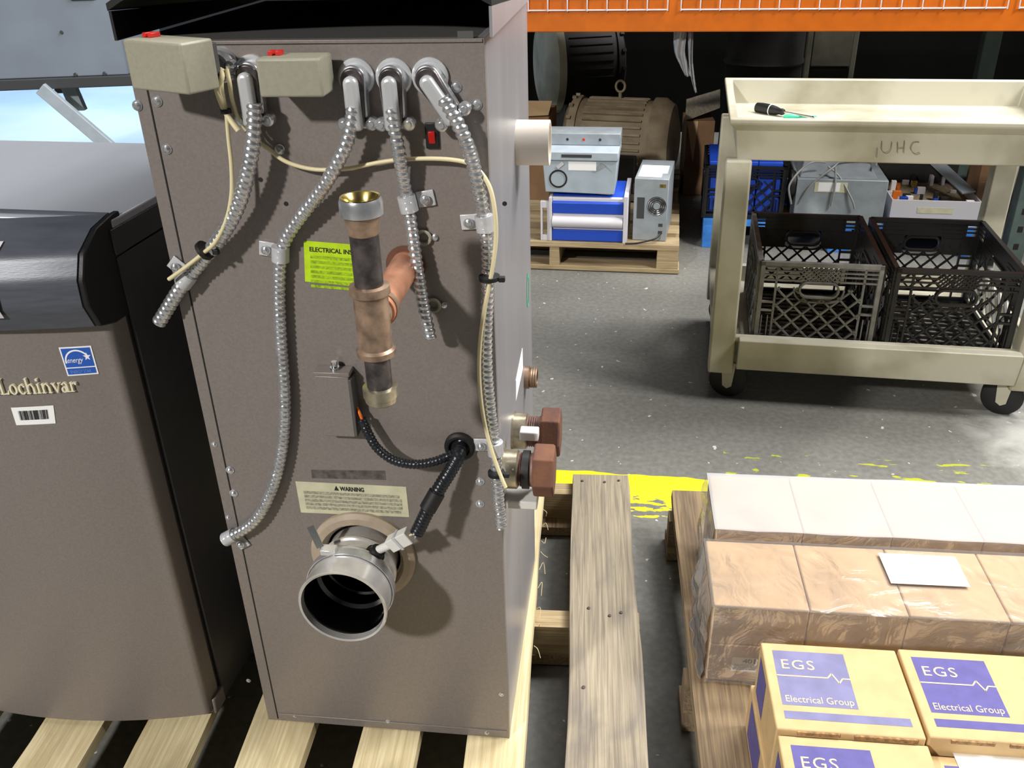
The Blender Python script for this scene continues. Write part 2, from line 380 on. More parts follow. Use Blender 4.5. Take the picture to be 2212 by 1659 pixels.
structure('ceiling', MB().box(-9, 9, -8, 11, 5.2, 5.35), 'ceiling_grey')

# ================================================================== PALLETS
def board(b, x0, x1, y0, y1, z0, z1, seed, wob=0.004, n=14, along='y'):
    """a plank whose long edges are a little uneven"""
    vs = []; fs = []
    for i in range(n + 1):
        t = i/n; y = y0 + (y1 - y0)*t
        a = x0 + (noise.noise(Vector((t*5, seed, 1))))*wob; c = x1 + (noise.noise(Vector((t*5, seed, 7))))*wob; dz = -abs(noise.noise(Vector((t*2, seed, 3))))*wob*.4
        q = [(a, y, z0 + dz), (c, y, z0 + dz), (c - .0015, y, z1 + dz), (a + .0015, y, z1 + dz)]
        vs += q if along == 'y' else [(p[1], p[0], p[2]) for p in q]
    for i in range(n):
        for k in range(4): fs.append((i*4 + k, i*4 + (k+1) % 4, (i+1)*4 + (k+1) % 4, (i+1)*4 + k))
    fs += [(3, 2, 1, 0), (n*4, n*4+1, n*4+2, n*4+3)]
    if along != 'y': fs = [f[::-1] for f in fs]
    return b.add(vs, fs)
PZ = 0.125
TB = 0.020
pal = Frame(0, 1.0, 4.9)
pt = thing('pallet', 'wooden pallet with pale and grey deck boards under the two boilers', 'pallet', pal)
def bx(px, py): return pal.Z(px, py, PZ).x
cols = [(-1.085, -0.965, 'wood_new'), (-.867, -.752, 'wood_new'), (-.674, -.566, 'wood_new'), (-.487, -.374, 'wood_new'), (-.287, -.182, 'wood_new'),
        (-.100, bx(1136, 1600), 'wood_new'), (bx(1229, 1340), bx(1380, 1340), 'wood_grey')]
for i, (a, c, m) in enumerate(cols):
    o = board(MB(), a, c, -0.32, 0.905 if i < 6 else 0.895, PZ - TB, PZ, i*3.1 + 1, .005).build('deck_board', m, pt, ang=50)
    if i == 6: o['label'] = 'weathered grey deck board'
for y0 in (-0.30, 0.375, 0.835):
    board(MB(), y0, y0 + .05, -1.10, cols[6][1] + .003, 0.030, PZ - TB - .0005, y0*9 + 4, .003, along='x').build('stringer', 'wood_x', pt, ang=50)
for y0 in (-0.31, 0.37, 0.80):
    MB().box(-1.10, cols[6][1] + .003, y0, y0 + .10, 0.006, 0.0295).build('bottom_board', 'wood_brown', pt)
nail0 = None
def nails(parent, pts, z):
    global nail0
    for x, y in pts:
        if nail0 is None: nail0 = MB().lathe((0, 0, 0), (0, 0, 1), [(0, .0035), (.0012, .0035), (.0016, .002)], 8).build('nail', 'nail_steel', parent)
        o = nail0 if nail0.location.length == 0 and len(nail0.children) == 0 and nails.first else link_copy(nail0, parent)
        nails.first = False
        o.location = (x, y, z)
nails.first = True
g = cols[6]; gm = (g[0] + g[1])/2
nails(pt, [(gm - .045, .865), (gm + .01, .862), (gm + .045, .87), (gm - .03, .41), (gm + .035, .40), (gm + .012, .39), (gm - .04, .20), (gm - .002, -.02)], PZ + .0005)
tw = MB()
for k in range(9):
    y = 0.30 + k*.055 + random.random()*.02; x = cols[5][1] + .002
    tw.tube(catmull([(x, y, PZ - .006), (x + .008, y + random.uniform(-.02, .02), PZ - .001), (x + random.uniform(.006, .018), y + random.uniform(-.03, .03), PZ - .012)], 5), .0006, 4)
tag(tw.build('splinter', 'twine', pt), kind='stuff')

pal2 = Frame(0.38, 1.0, 6.2)
p2t = thing('pallet', 'wooden pallet carrying the shrink-wrapped cartons and the printed boxes', 'pallet', pal2)
l0 = pal2.Z(1452, 1070, PZ).x
for i, (a, m) in enumerate(((l0, 'wood_brown'), (l0 + .205, 'wood_new'), (l0 + .41, 'wood_grey'), (l0 + .615, 'wood_brown'), (l0 + .82, 'wood_new'))):
    board(MB(), a, a + .125, -0.45, 0.800, PZ - TB, PZ, i*2.3 + 40, .005).build('deck_board', m, p2t, ang=50)
for y0 in (-.40, .20, .70):
    board(MB(), y0, y0 + .045, l0 - .01, l0 + .95, 0.030, PZ - TB - .0005, y0*5 + 30, .003, along='x').build('stringer', 'wood_brown', p2t, ang=50)
    MB().box(l0 - .012, l0 + .95, y0 - .02, y0 + .07, .006, .0295).build('bottom_board', 'wood_brown', p2t)

# ================================================================== MAIN BOILER
bo = Frame(-0.021, 1.082, 7.4)
BW, BD, BT = 0.4315, 0.475, 1.262
bt = thing('boiler', 'tall grey-brown boiler seen from its back with vent pipe and metal conduits', 'boiler', bo)
b = MB()
def panel_with_hole(x0, x1, z0, z1, cx, cz, r, y0, y1):
    an = sorted([2*math.pi*k/48 for k in range(48)] + [math.atan2(z - cz, x - cx) % (2*math.pi) for x in (x0, x1) for z in (z0, z1)]); n = len(an); vs = []
    for y in (y0, y1):
        for a in an: vs.append((cx + r*math.cos(a), y, cz + r*math.sin(a)))
        for a in an:
            c_, s_ = math.cos(a), math.sin(a); t = min(((x1 - cx)/c_ if c_ > 1e-9 else (x0 - cx)/c_ if c_ < -1e-9 else 9e9), ((z1 - cz)/s_ if s_ > 1e-9 else (z0 - cz)/s_ if s_ < -1e-9 else 9e9)); vs.append((cx + t*c_, y, cz + t*s_))
    fs = []
    for k in range(n):
        j = (k + 1) % n
        fs += [(k, j, n + j, n + k), (2*n + k, 3*n + k, 3*n + j, 2*n + j), (n + k, n + j, 3*n + j, 3*n + k), (k, 2*n + k, 2*n + j, j)]
    return MB().add(vs, fs)
_v = bo.F(786, 1198, 0)
panel_with_hole(-BW, 0, PZ, BT, _v.x, _v.z, .058, 0, .012).build('back_panel', 'boiler_paint', bt)
MB().box(-.010, 0, .0121, BD, PZ + .002, BT).build('side_panel', 'boiler_side', bt, .0015)
MB().box(-BW, -BW + .010, .0121, BD, PZ + .002, BT).build('side_panel', 'boiler_paint', bt, .0015)
MB().box(-BW + .0105, -.0105, BD - .012, BD - .002, PZ + .002, BT).build('front_panel', 'boiler_paint', bt)
MB().box(-BW + .0105, -.0105, .0125, BD - .0125, PZ + .002, PZ + .012).build('base_plate', 'boiler_dark', bt)
MB().box(-BW + .0105, -.0105, .0125, BD - .0125, BT - .010, BT - .001).build('top_plate', 'boiler_dark', bt)
lid = MB()
def lidz(t): return 1.304 + 0.050*math.sin(math.pi*min(1, max(0, t)))**.8
N = 24; vs = []; fs = []
for i in range(N + 1):
    t = i/N; x = -BW - .010 + (BW + .020)*t
    z = lidz(t); kf = .55
    vs += [(x, -.002, z), (x, BD + .01, BT + .012 + (z - 1.304)*kf), (x, BD + .01, BT + .004 + (z - 1.304)*kf), (x, -.002, z - .008)]
for i in range(N):
    for k in range(4): fs.append((i*4 + k, (i+1)*4 + k, (i+1)*4 + (k+1) % 4, i*4 + (k+1) % 4))
fs += [(0, 1, 2, 3), (N*4 + 3, N*4 + 2, N*4 + 1, N*4)]
lo = lid.add(vs, fs).build('lid', 'lid_black', bt, ang=30)
for sx_, m in ((-BW - .010, 'lid_black'), (.0065, 'boiler_side')):
    MB().prism([(sx_, 0, BT + .001), (sx_, BD + .008, BT + .001), (sx_, BD + .008, BT + .006), (sx_, 0, 1.2955)], (.0035, 0, 0)).build('lid_skirt', m, lo)
fw = [(-BW - .009 + (BW + .018)*i/N, BD + .002, BT + .005 + (lidz(i/N) - 1.304)*.55) for i in range(N + 1)]
MB().prism([(-BW - .009, BD + .002, BT + .001)] + fw + [(.009, BD + .002, BT + .001)], (0, .006, 0)).build('lid_front', 'lid_black', lo)
MB().box(-.03, -.012, -.0012, -.0002, BT - .001, BT + .008).build('hinge_tab', 'boiler_dark', bt)
# seam, bottom fold
sx1 = bo.F(315, 185, 0).x
MB().box(sx1, sx1 + .0018, -.0008, 0, PZ + .004, BT - .05).build('panel_seam', 'seam', bt)
MB().box(sx1 + .004, -.004, -.0022, 0, PZ + .016, PZ + .0185).build('bottom_fold', 'boiler_paint', bt, .0006)
MB().box(-BW + .002, -.002, -.0022, 0, BT - .004, BT).build('top_fold', 'boiler_paint', bt, .0006)
# screws
def F(px, py, d=0.0):
    return bo.F(px, py, -d)
scr = None
def screw(px, py, m='galvanised', r=.0055):
    global scr
    p = F(px, py)
    if scr is None:
        sb = MB().lathe((0, 0, 0), (0, -1, 0), [(0, .0065), (.0012, .0065), (.0012, .0048), (.0035, .0042), (.0048, .0024)], 12)
        scr = sb.build('screw', m, bt); o = scr
    else: o = link_copy(scr, bt)
    o.location = p; o.scale = (r/.0055,)*3
    return o
for q in ((297, 228), (340, 219), (361, 322), (986, 188), (1030, 226), (605, 322), (497, 1015), (505, 1065), (1037, 1040), (1037, 1088)): screw(*q)
for q in ((463, 960), (1083, 1500), (637, 1546), (838, 1558), (1052, 1583), (537, 1470), (493, 1118)): screw(*q, r=.0036)
for q in ((618, 440), (1058, 515), (1090, 440), (563, 388)):
    p = F(*q); MB().lathe(p + Vector((0, .0005, 0)), (0, -1, 0), [(0, .003), (.001, .003)], 10).build('screw_hole', 'seam', bt)
for q in ((915, 514), (936, 660)):
    p = F(*q, .004); MB().tube([p + Vector((math.cos(a)*.0085, 0, math.sin(a)*.0085)) for a in [k*math.pi/10 for k in range(20)]], .0022, 6, closed=True).build('wire_eyelet', 'cream_plastic', bt)
    MB().lathe(p + Vector((.014, .004, 0)), (0, -1, 0), [(0, .0045), (.003, .004), (.004, .002)], 10).build('screw', 'galvanised', bt)

# ---- cream relay boxes
def relay_box(px, py, w, h, dep, rz, name):
    e = bpy.data.objects.new(name, None); return e
def cream_box(corner_px, front_d, w, h, dep, rz, label):
    p = F(*corner_px, front_d)                     # top-left front corner
    R = Matrix.Rotation(rz, 3, 'Z')
    def T(x, y, z): return p + R @ Vector((x, y, z))
    m = MB(); m.hexa([T(0, 0, -h), T(w, 0, -h), T(w, dep, -h), T(0, dep, -h), T(0, 0, 0), T(w, 0, 0), T(w, dep, 0), T(0, dep, 0)])
    o = m.build('relay_box', 'cream_plastic', bt, .0028, seg=3); o['label'] = label
    bk = MB(); bk.hexa([T(.01, dep, -h + .012), T(w - .008, dep, -h + .012), T(w - .008, dep + .012, -h + .012), T(.01, dep + .012, -h + .012), T(.01, dep, -.006), T(w - .008, dep, -.006), T(w - .008, dep + .012, -.006), T(.01, dep + .012, -.006)])
    bk.build('box_back', 'boiler_dark', o, .001)
    bb = MB()
    for k in (0, .009):
        a = w*.10 + k; bb.hexa([T(a, dep*.45, 0), T(a + .0055, dep*.45, 0), T(a + .0055, dep*.75, 0), T(a, dep*.75, 0), T(a, dep*.45, .005), T(a + .0055, dep*.45, .005), T(a + .0055, dep*.75, .005), T(a, dep*.75, .005)])
    bb.build('terminal_screw', 'red_plastic', o, .0006)
    return o
dA, dB = .072, .060
a1 = F(550, 127, dB); a2 = F(690, 128, dB); a3 = F(553, 211, dB)
cream_box((550, 127), dB, a2.x - a1.x, a1.z - a3.z, .046, 0.0, 'cream plastic relay box with red screws over the elbow')
a1 = F(263, 85, .055); cream_box((263, 85), .055, .094, .054, .046, -math.radians(24), 'cream plastic relay box turned outwards at the boiler edge')

# ---- conduit connectors (elbows)
def elbow(cx, cy, ang, full=True):
    c = F(cx, cy); R = Matrix.Rotation(ang, 3, 'Y')
    def T(x, y, z): return c + R @ Vector((x, y, z))
    fo = MB().lathe(c, (0, -1, 0), [(0, .0215), (.004, .0215), (.006, .019), (.006, .016), (.016, .015)], 28).build('conduit_elbow', 'zinc_white', bt)
    def capsule(r0, r1, L, y0, y1, z0=0.0):
        pts = [(r0*math.cos(t), r0*math.sin(t) + z0) for t in [math.pi*k/12 for k in range(13)]] + [(-r1, -L), (r1, -L)]
        return MB().prism([T(x, y0, z) for x, z in pts], R @ Vector((0, y1 - y0, 0)))
    capsule(.0135, .010, .048, -.010, -.024).build('elbow_body', 'dark_steel', fo, .002)
    sh = capsule(.0150, .0130, .044, -.006, -.020, .001); sh.build('elbow_shell', 'galvanised', fo, .002)
    capsule(.0086, .0092, .056, -.022, -.036, -.003).build('elbow_cover', 'zinc_white', fo, .005, seg=3)
    for sgn in (-1, 1):
        MB().lathe(T(.0165*sgn, -.012, -.050), (0, -1, 0), [(0, .0078), (.009, .0078), (.011, .006), (.011, .004), (.013, .0035)], 16).build('clamp_screw', 'galvanised', fo)
    MB().prism([T(-.017, -.014, -.044), T(.017, -.014, -.044), T(.017, -.014, -.056), T(-.017, -.014, -.056)], (0, -.005, 0)).build('clamp_bar', 'galvanised', fo, .002)
    return fo
elbow(548, 158, 0.0); elbow(771, 166, math.radians(-1)); elbow(852, 166, math.radians(-1)); elbow(930, 165, math.radians(-33))
# wire connector without conduit
c = F(481, 140)
cn = MB().lathe(c, (0, -1, 0), [(0, .020), (.004, .020), (.006, .0175), (.022, .0165), (.022, .013), (.004, .012)], 28, cap1=True).build('cable_connector', 'galvanised', bt)
for sgn in (-1, 1):
    MB().lathe(c + Vector((.018*sgn, -.012, .002)), (0, -1, 0), [(0, .006), (.012, .006), (.015, .003)], 14).build('clamp_screw', 'chrome', cn)
MB().box(c.x - .021, c.x + .021, c.y - .022, c.y - .014, c.z - .014, c.z - .008).build('clamp_bar', 'galvanised', cn, .002)

# ---- armoured conduits
def px_path(lst): return [F(x, y, d) for x, y, d in lst]
def conduit(lst, r=.0078, label=None):
    P = resample(catmull(px_path(lst), 14), .0017)
    o = MB().tube(P, r, 14, rib=(.0082, .0011)).build('flexible_conduit', 'galvanised', bt, ang=60)
    if label: o['label'] = label
    return o
cA = conduit([(549, 222, .030), (549, 255, .031), (546, 305, .034), (536, 370, .034), (516, 440, .030), (488, 495, .026), (452, 545, .020), (403, 603, .013), (375, 645, .013), (343, 697, .014)], .0088)
cB = conduit([(763, 230, .030), (760, 262, .031), (752, 300, .032), (733, 345, .033), (700, 402, .026), (660, 455, .019), (627, 500, .013), (608, 545, .011), (603, 620, .011), (605, 700, .012), (610, 780, .012), (615, 850, .013), (614, 925, .013), (603, 1005, .013), (578, 1080, .013), (543, 1132, .013), (484, 1167, .014)])
cC = conduit([(845, 232, .030), (851, 272, .030), (861, 325, .028), (871, 385, .020), (881, 440, .013), (893, 520, .018), (905, 600, .024), (917, 670, .029), (930, 732, .034)], .0074)
cD = conduit([(955, 212, .030), (973, 240, .031), (1000, 290, .031), (1022, 355, .026), (1037, 425, .018), (1048, 490, .012), (1054, 560, .012), (1053, 640, .013), (1050, 720, .013), (1051, 800, .013), (1058, 880, .012), (1068, 965, .011), (1073, 1030, .014), (1078, 1090, .018), (1083, 1140, .022)])
def clip(px, py, d, ax, side, parent, tabw=.022, round_=False):
    """clear plastic clip: band round the conduit and a screwed tab"""
    p = F(px, py, d); q = F(px + ax[0], py + ax[1], d); dr = (q - p).normalized()
    o = MB().lathe(p - dr*.010, dr, [(0, .0095), (.0, .0115), (.020, .0115), (.020, .0095)], 18).build('conduit_clip', 'clip_plastic', parent)
    n = Vector((0, -1, 0)); sd = dr.cross(n).normalized()*side
    c0 = p + sd*.010; c0.y = -.004; c1 = c0 + sd*tabw
    MB().hexa([c0 - dr*.010 + n*0, c1 - dr*.010, c1 + dr*.010, c0 + dr*.010, c0 - dr*.010 - n*.003, c1 - dr*.010 - n*.003, c1 + dr*.010 - n*.003, c0 + dr*.010 - n*.003]).build('clip_tab', 'clip_plastic', o, .001)
    s = link_copy(scr, o); m = (c0 + c1)/2; s.location = (m.x + .002*0, -.0075, m.z)
    return o
clip(403, 603, .013, (-20, 26), 1, cA); clip(606, 548, .011, (0, 10), 1, cB); clip(881, 440, .013, (3, 12), -1, cC); clip(1047, 482, .012, (5, 40), 1, cD); clip(1070, 968, .011, (3, 40), 1, cD); clip(497, 1160, .013, (-30, 16), -1, cB)
# ---- thin wires
def wire(lst, r=.0027, m='cream_wire', name='thermostat_wire'):
    return MB().tube(resample(catmull(px_path(lst), 10), .004), r, 8).build(name, m, bt, ang=60)
wire([(480, 150, .03), (478, 175, .040), (483, 215, .038), (489, 245, .034), (494, 300, .03), (500, 360, .03), (500, 420, .032), (489, 475, .034), (466, 522, .034), (438, 548, .032), (400, 578, .030), (361, 606, .028)])
wire([(490, 150, .03), (496, 180, .038), (503, 220, .032), (520, 262, .022), (546, 296, .014), (580, 322, .012), (620, 350, .012), (680, 366, .012), (750, 364, .012), (830, 349, .012), (900, 343, .012), (975, 345, .014), (1022, 358, .018), (1054, 396, .024), (1068, 450, .028), (1071, 520, .028), (1060, 600, .030), (1046, 670, .030), (1037, 740, .026), (1035, 810, .024), (1041, 880, .024), (1054, 945, .024), (1074, 1008, .028), (1093, 1055, .034)])
wire([(473, 150, .03), (466, 175, .040), (472, 205, .042), (486, 240, .040), (500, 262, .042), (512, 278, .044), (520, 288, .044)], .0034)
wire([(476, 150, .03), (480, 165, .044), (473, 190, .042), (480, 220, .040), (486, 240, .038)], .003)
for (q, ax, r) in (((488, 240, .038), (6, 30), .0062), ((442, 541, .026), (-30, 26), .0135), ((1057, 600, .022), (2, 30), .0135), ((1072, 1022, .021), (2, 30), .0120)):
    p = F(*q); p2 = F(q[0] + ax[0], q[1] + ax[1], q[2]); dr = (p2 - p).normalized()
    t = MB().lathe(p - dr*.0025, dr, [(0, r*.82), (0, r), (.005, r), (.005, r*.82)], 16).build('cable_tie', 'rubber', bt)
    if r > .01: MB().box(p.x + r*.9, p.x + r*.9 + .008, p.y - .006, p.y + .001, p.z - .004, p.z + .003).build('tie_head', 'rubber', t, .001)
# ---- power switch
s0, s1 = F(918, 264), F(950, 320)
sw = MB().box(s0.x, s1.x, -.004, 0, s1.z, s0.z).build('power_switch', 'black_plastic', bt, .0012)
MB().hexa([(s0.x + .004, -.005, s1.z + .006), (s1.x - .004, -.005, s1.z + .006), (s1.x - .004, -.003, s1.z + .006), (s0.x + .004, -.003, s1.z + .006), (s0.x + .004, -.009, s1.z + .021), (s1.x - .004, -.009, s1.z + .021), (s1.x - .004, -.003, s1.z + .021), (s0.x + .004, -.003, s1.z + .021)]).build('rocker', 'red_rocker', sw, .001)
# ---- gas pipe train: stub out of the panel, tee, nipples, cap and union
hole = F(877, 572); D = .170
px_ = hole.x; zt = hole.z
def zat(px, py): return F(px, py, D).z
z_top, z_red, z_t1, z_t0, z_c1, z_c0 = zat(768, 430), zat(783, 505), zat(790, 614), zat(800, 764), zat(808, 832), zat(812, 870)
MB().lathe((px_, .001, hole.z), (0, -1, 0), [(0, .026), (.003, .026), (.003, .0205), (.0035, .0205)], 28).build('pipe_grommet', 'rust', bt)
MB().lathe((px_, .0, hole.z), (0, -1, 0), [(0, .0185), (.13, .0185), (.132, .0205), (.150, .0205)], 28).build('copper_stub', 'copper', bt)
def up(z, prof, name, m, parent=None, **k): return MB().lathe((px_, -D, z), (0, 0, 1), prof, 32, **k).build(name, m, parent or bt)
h_ = z_t1 - z_t0
tee = up(z_t0, [(0, .0180), (0, .0220), (.007, .0226), (.010, .0196), (h_ - .013, .0196), (h_ - .010, .0228), (h_ - .001, .0224), (h_, .0165)], 'pipe_tee', 'old_bronze')
MB().lathe((px_, -D + .010, zt), (0, 1, 0), [(0, .018), (.018, .018), (.018, .022), (.028, .022)], 28).build('tee_branch', 'old_bronze', tee)
up(z_t1 - .004, [(0, .0160), (z_red - z_t1 + .012, .0160)], 'pipe_nipple', 'dark_steel')
h_ = z_top - z_red
up(z_red, [(0, .0160), (.002, .0172), (.008, .0172), (.012, .0185), (h_ - .016, .0200), (h_ - .012, .0200)], 'pipe_reducer', 'old_bronze')
un = up(z_top - .016, [(0, .0200), (0, .0232), (.014, .0232), (.018, .0215), (.018, .0195)], 'union_nut', 'galvanised', cap1=False)
MB().lathe((px_, -D, z_top + .003), (0, 0, -1), [(0, .0215), (.0005, .0195), (.006, .0155), (.012, .0135), (.030, .013)], 32, cap0=False).build('brass_seat', 'brass', un)
up(z_c1 - .004, [(0, .0150), (z_t0 - z_c1 + .008, .0150)], 'pipe_nipple', 'dark_steel')
h_ = z_c1 - z_c0
up(z_c0, [(0, .014), (.004, .0185), (h_*.45, .0192), (h_*.45, .0204), (h_ - .001, .0204), (h_, .0165)], 'pipe_cap', 'nickel_brass')
# ---- stickers
def sticker(name, corners, m, d=.0006, label=None, parent=None):
    P = [F(x, y, d) for x, y in corners]; P2 = [p + Vector((0, d*.9, 0)) for p in P]
    o = MB().add(P + P2, [(0, 1, 2, 3)[::-1], (4, 5, 6, 7), (0, 1, 5, 4), (1, 2, 6, 5), (2, 3, 7, 6), (3, 0, 4, 7)]).build(name, m, parent or bt)
    if label: o['label'] = label
    return o, P
st, P = sticker('inspection_sticker', [(656, 520), (770, 529), (776, 620), (659, 608)], 'lime_paper', label='lime yellow inspection sticker')
ux = (P[1] - P[0]).normalized(); uy = (P[0] - P[3]).normalized(); og = P[0] + Vector((0, -.0004, 0))
lettering('lettering', 'ELECTRICAL INSPECTION', .0085, og + ux*.007 - uy*.0135, ux, uy, 'ink', st, width=.088, bold=.0002)
tx = MB()
for k in range(7):
    y = .019 + k*.0068
    tx.quad(*[og + ux*a - uy*q for a, q in ((.008, y + .004), (.078, y + .004), (.078, y), (.008, y))])
tx.build('small_print', 'ink_lime', st)
st, P = sticker('warning_label', [(638, 1040), (877, 1052), (884, 1117), (650, 1107)], 'label_cream', label='cream warning label with fine print')
ux = (P[1] - P[0]).normalized(); uy = (P[0] - P[3]).normalized(); og = P[0] + Vector((0, -.0004, 0)); wl = (P[1] - P[0]).length; hl = (P[0] - P[3]).length
lettering('lettering', 'WARNING', .0105, og + ux*(wl*.40) - uy*.0125, ux, uy, 'ink', st, width=wl*.22, bold=.0004)
tri = MB(); tri.add([og + ux*(wl*.345) - uy*.0125, og + ux*(wl*.39) - uy*.0125, og + ux*(wl*.3675) - uy*.004], [(0, 1, 2)]); tri.build('warning_triangle', 'ink', st)
tx = MB(); rows = 5
for k in range(rows):
    y = .016 + k*(hl - .022)/rows; ind = .03 if k in (0, 4) else .012
    tx.quad(*[og + ux*a - uy*q for a, q in ((wl*.06, y + .0052), (wl*(.96 - ind), y + .0052), (wl*(.96 - ind), y), (wl*.06, y))])
tx.build('small_print', 'ink_faint', st)
sticker('glue_residue', [(672, 1015), (832, 1017), (834, 1037), (674, 1033)], 'residue', .0003)
# ---- small steel junction box
j0, j1 = F(679, 812, .022), F(768, 945, .022)
jb = MB().box(j0.x, j1.x, -.022, 0, j1.z, j0.z).build('junction_box', 'boiler_paint', bt, .0015)
MB().box(j0.x - .001, j1.x + .002, -.023, -.0005, j0.z, j0.z + .006).build('box_lip', 'boiler_paint', jb, .001)
MB().box(j1.x, j1.x + .004, -.024, -.001, j1.z + .002, j0.z - .004).build('box_flange', 'boiler_dark', jb, .001)
MB().lathe(((j0.x + j1.x)/2 + .003, -.012, j0.z + .006), (0, 0, 1), [(0, .0065), (.004, .0065), (.004, .004), (.012, .004)], 12).build('box_screw', 'chrome', jb)
for k in range(3):
    MB().tube(resample(catmull([F(771, 880 + k*5, .012), F(777 + k, 893 + k*2, .018), F(785 + k, 915, .020)], 8), .003), .0021, 6).build('lead_wire', 'orange_wire' if k < 2 else 'red_plastic', jb)
def loom(lst, r, name='wire_loom'):
    return MB().tube(resample(catmull(px_path(lst), 12), .0016), r, 12, rib=(.0052, .0009)).build(name, 'loom', bt, ang=60)
loom([(781, 905, .020), (795, 935, .024), (815, 968, .028), (850, 994, .032), (892, 1003, .034), (935, 998, .030), (975, 982, .018), (993, 966, .002)], .0062)
g = F(994, 962)
MB().lathe(g, (0, -1, 0), [(0, .022), (.006, .022), (.009, .019), (.009, .0155), (.004, .014)], 28).build('cable_grommet', 'rubber', bt)
loom([(996, 962, .002), (990, 985, .022), (972, 1018, .034), (952, 1050, .042), (938, 1075, .048), (926, 1098, .054), (900, 1152, .064)], .0098)
MB().tube(resample(px_path([(944, 1064, .046), (921, 1104, .056)]), .004), .0125, 12).build('loom_tape', 'rubber', bt)
# ---- vent pipe
vc = F(786, 1198); VL = .118; VR = .0640
ax_ = (0, -1, 0)
MB().lathe(vc, ax_, [(0, VR + .018), (.006, VR + .018), (.012, VR + .012), (.013, VR + .002), (.0, VR - .004)], 48, cap0=False, cap1=False).build('vent_gasket', 'tan_gasket', bt)
vp = MB().lathe(vc, ax_, [(-.20, VR - .012), (.010, VR - .010), (.028, VR - .008), (.030, VR - .005), (.034, VR - .005), (.036, VR - .008), (.056, VR - .008), (.058, VR - .0015), (VL - .004, VR), (VL, VR + .0015), (VL + .002, VR), (VL + .001, VR - .003), (VL - .010, VR - .004)], 56, cap0=False, cap1=False).build('vent_pipe', 'stainless', bt)
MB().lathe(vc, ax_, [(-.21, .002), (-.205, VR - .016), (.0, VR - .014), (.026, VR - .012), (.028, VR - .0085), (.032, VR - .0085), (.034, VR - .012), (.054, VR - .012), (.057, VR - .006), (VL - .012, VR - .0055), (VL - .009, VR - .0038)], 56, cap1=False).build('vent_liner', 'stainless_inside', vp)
MB().lathe(vc, ax_, [(.066, VR + .0002), (.066, VR + .0016), (.080, VR + .0018), (.080, VR + .0004)], 56, cap0=False, cap1=False).build('hose_clamp', 'galvanised', vp)
aw = math.radians(112)
wp = vc + Vector((math.cos(aw)*(VR + .006), -.072, math.sin(aw)*(VR + .006)))
MB().box(wp.x - .011, wp.x + .011, wp.y - .008, wp.y + .008, wp.z - .005, wp.z + .004).build('clamp_housing', 'stainless', vp, .001)
MB().bar(wp + Vector((-.013, .002, .002)), wp + Vector((-.028, .014, .030)), .012, .0012, (0, 1, 0)).build('clamp_key', 'chrome', vp)
MB().box(wp.x + .012, wp.x + .036, wp.y - .005, wp.y + .005, wp.z - .006, wp.z - .001).build('clamp_thread', 'galvanised', vp)
ag = math.radians(52)
sp_ = vc + Vector((math.cos(ag)*(VR - .004), -.052, math.sin(ag)*(VR - .004))); sd_ = Vector((math.cos(ag), 0, math.sin(ag)))
MB().lathe(sp_ - sd_*.004, sd_, [(0, .015), (.004, .015), (.006, .012), (.012, .011), (.013, .006)], 20).build('sensor_grommet', 'rubber', vp)
sb_ = sp_ + sd_*.008; se_ = F(897, 1150, .062)
dv = (se_ - sb_).normalized(); LL = (se_ - sb_).length
sn = MB().lathe(sb_, dv, [(0, .0065), (LL*.35, .0065)], 14).build('flue_sensor', 'white_plastic', vp)
q1, q2 = sb_ + dv*LL*.33, sb_ + dv*LL*.86
MB().bar(q1, q2, .022, .017, (0, 1, 0)).build('sensor_plug', 'white_plastic', vp, .0015)
MB().bar(sb_ + dv*LL*.55, sb_ + dv*LL*.62, .025, .020, (0, 1, 0)).build('plug_collar', 'zinc_white', vp, .001)
for k in (-1, 1): MB().tube([q2 + Vector((.004*k, 0, .003*k)), se_ + Vector((.002*k, 0, .002*k)) + dv*.012], .0016, 6).build('sensor_wire', 'lime_paper' if k > 0 else 'cream_wire', vp)
# ---- right-hand side of the cabinet
def SX(px, py): return bo.X(px, py, 0.0)
p = SX(1117, 308); r = .0335
MB().lathe(p, (1, 0, 0), [(-.001, r), (.050, r), (.050, r - .004), (.004, r - .004)], 40, cap1=True).build('air_intake_stub', 'pvc', bt)
def water(px, py, L, label):
    p = SX(px, py)
    MB().lathe(p, (1, 0, 0), [(0, .031), (.003, .031), (.003, .029), (.022, .029), (.024, .0265)], 32).build('water_fitting', 'nickel_brass', bt)
    th = [(.022, .0225)]
    for k in range(5): th += [(.024 + k*.0035, .0255), (.0258 + k*.0035, .0232)]
    MB().lathe(p, (1, 0, 0), th + [(L - .001, .0262), (L, .0262)], 32).build('threaded_pipe', 'rust_grey', bt)
    n = MB().lathe(p + Vector((L, 0, 0)), (1, 0, 0), [(0, .0375), (.002, .0395), (.028, .0395), (.031, .037)], 6, ph=math.radians(20)).build('hex_plug', 'rust', bt, .0015)
    return p
w1 = water(1108, 930, .046, ''); w2 = water(1086, 1012, .046, '')
MB().lathe(w2 + Vector((.030, 0, 0)), (1, 0, 0), [(0, .027), (0, .0285), (.010, .0285), (.010, .027)], 28).build('cable_tie', 'rubber', bt)
MB().box(.002, .052, w2.y - .020, w2.y + .02, w2.z - .058, w2.z - .044).build('pipe_clip', 'white_plastic', bt, .002)
MB().box(.022, .05, w2.y + .03, w2.y + .05, w2.z + .03, w2.z + .045).build('pipe_clip', 'white_plastic', bt, .002)
p = SX(1134, 815); MB().lathe(p, (1, 0, 0), [(0, .0205), (.008, .0205), (.008, .017), (.012, .019), (.014, .0175), (.016, .019), (.018, .0175), (.020, .019), (.022, .0175), (.022, .013), (.006, .012)], 28).build('drain_fitting', 'old_bronze', bt)
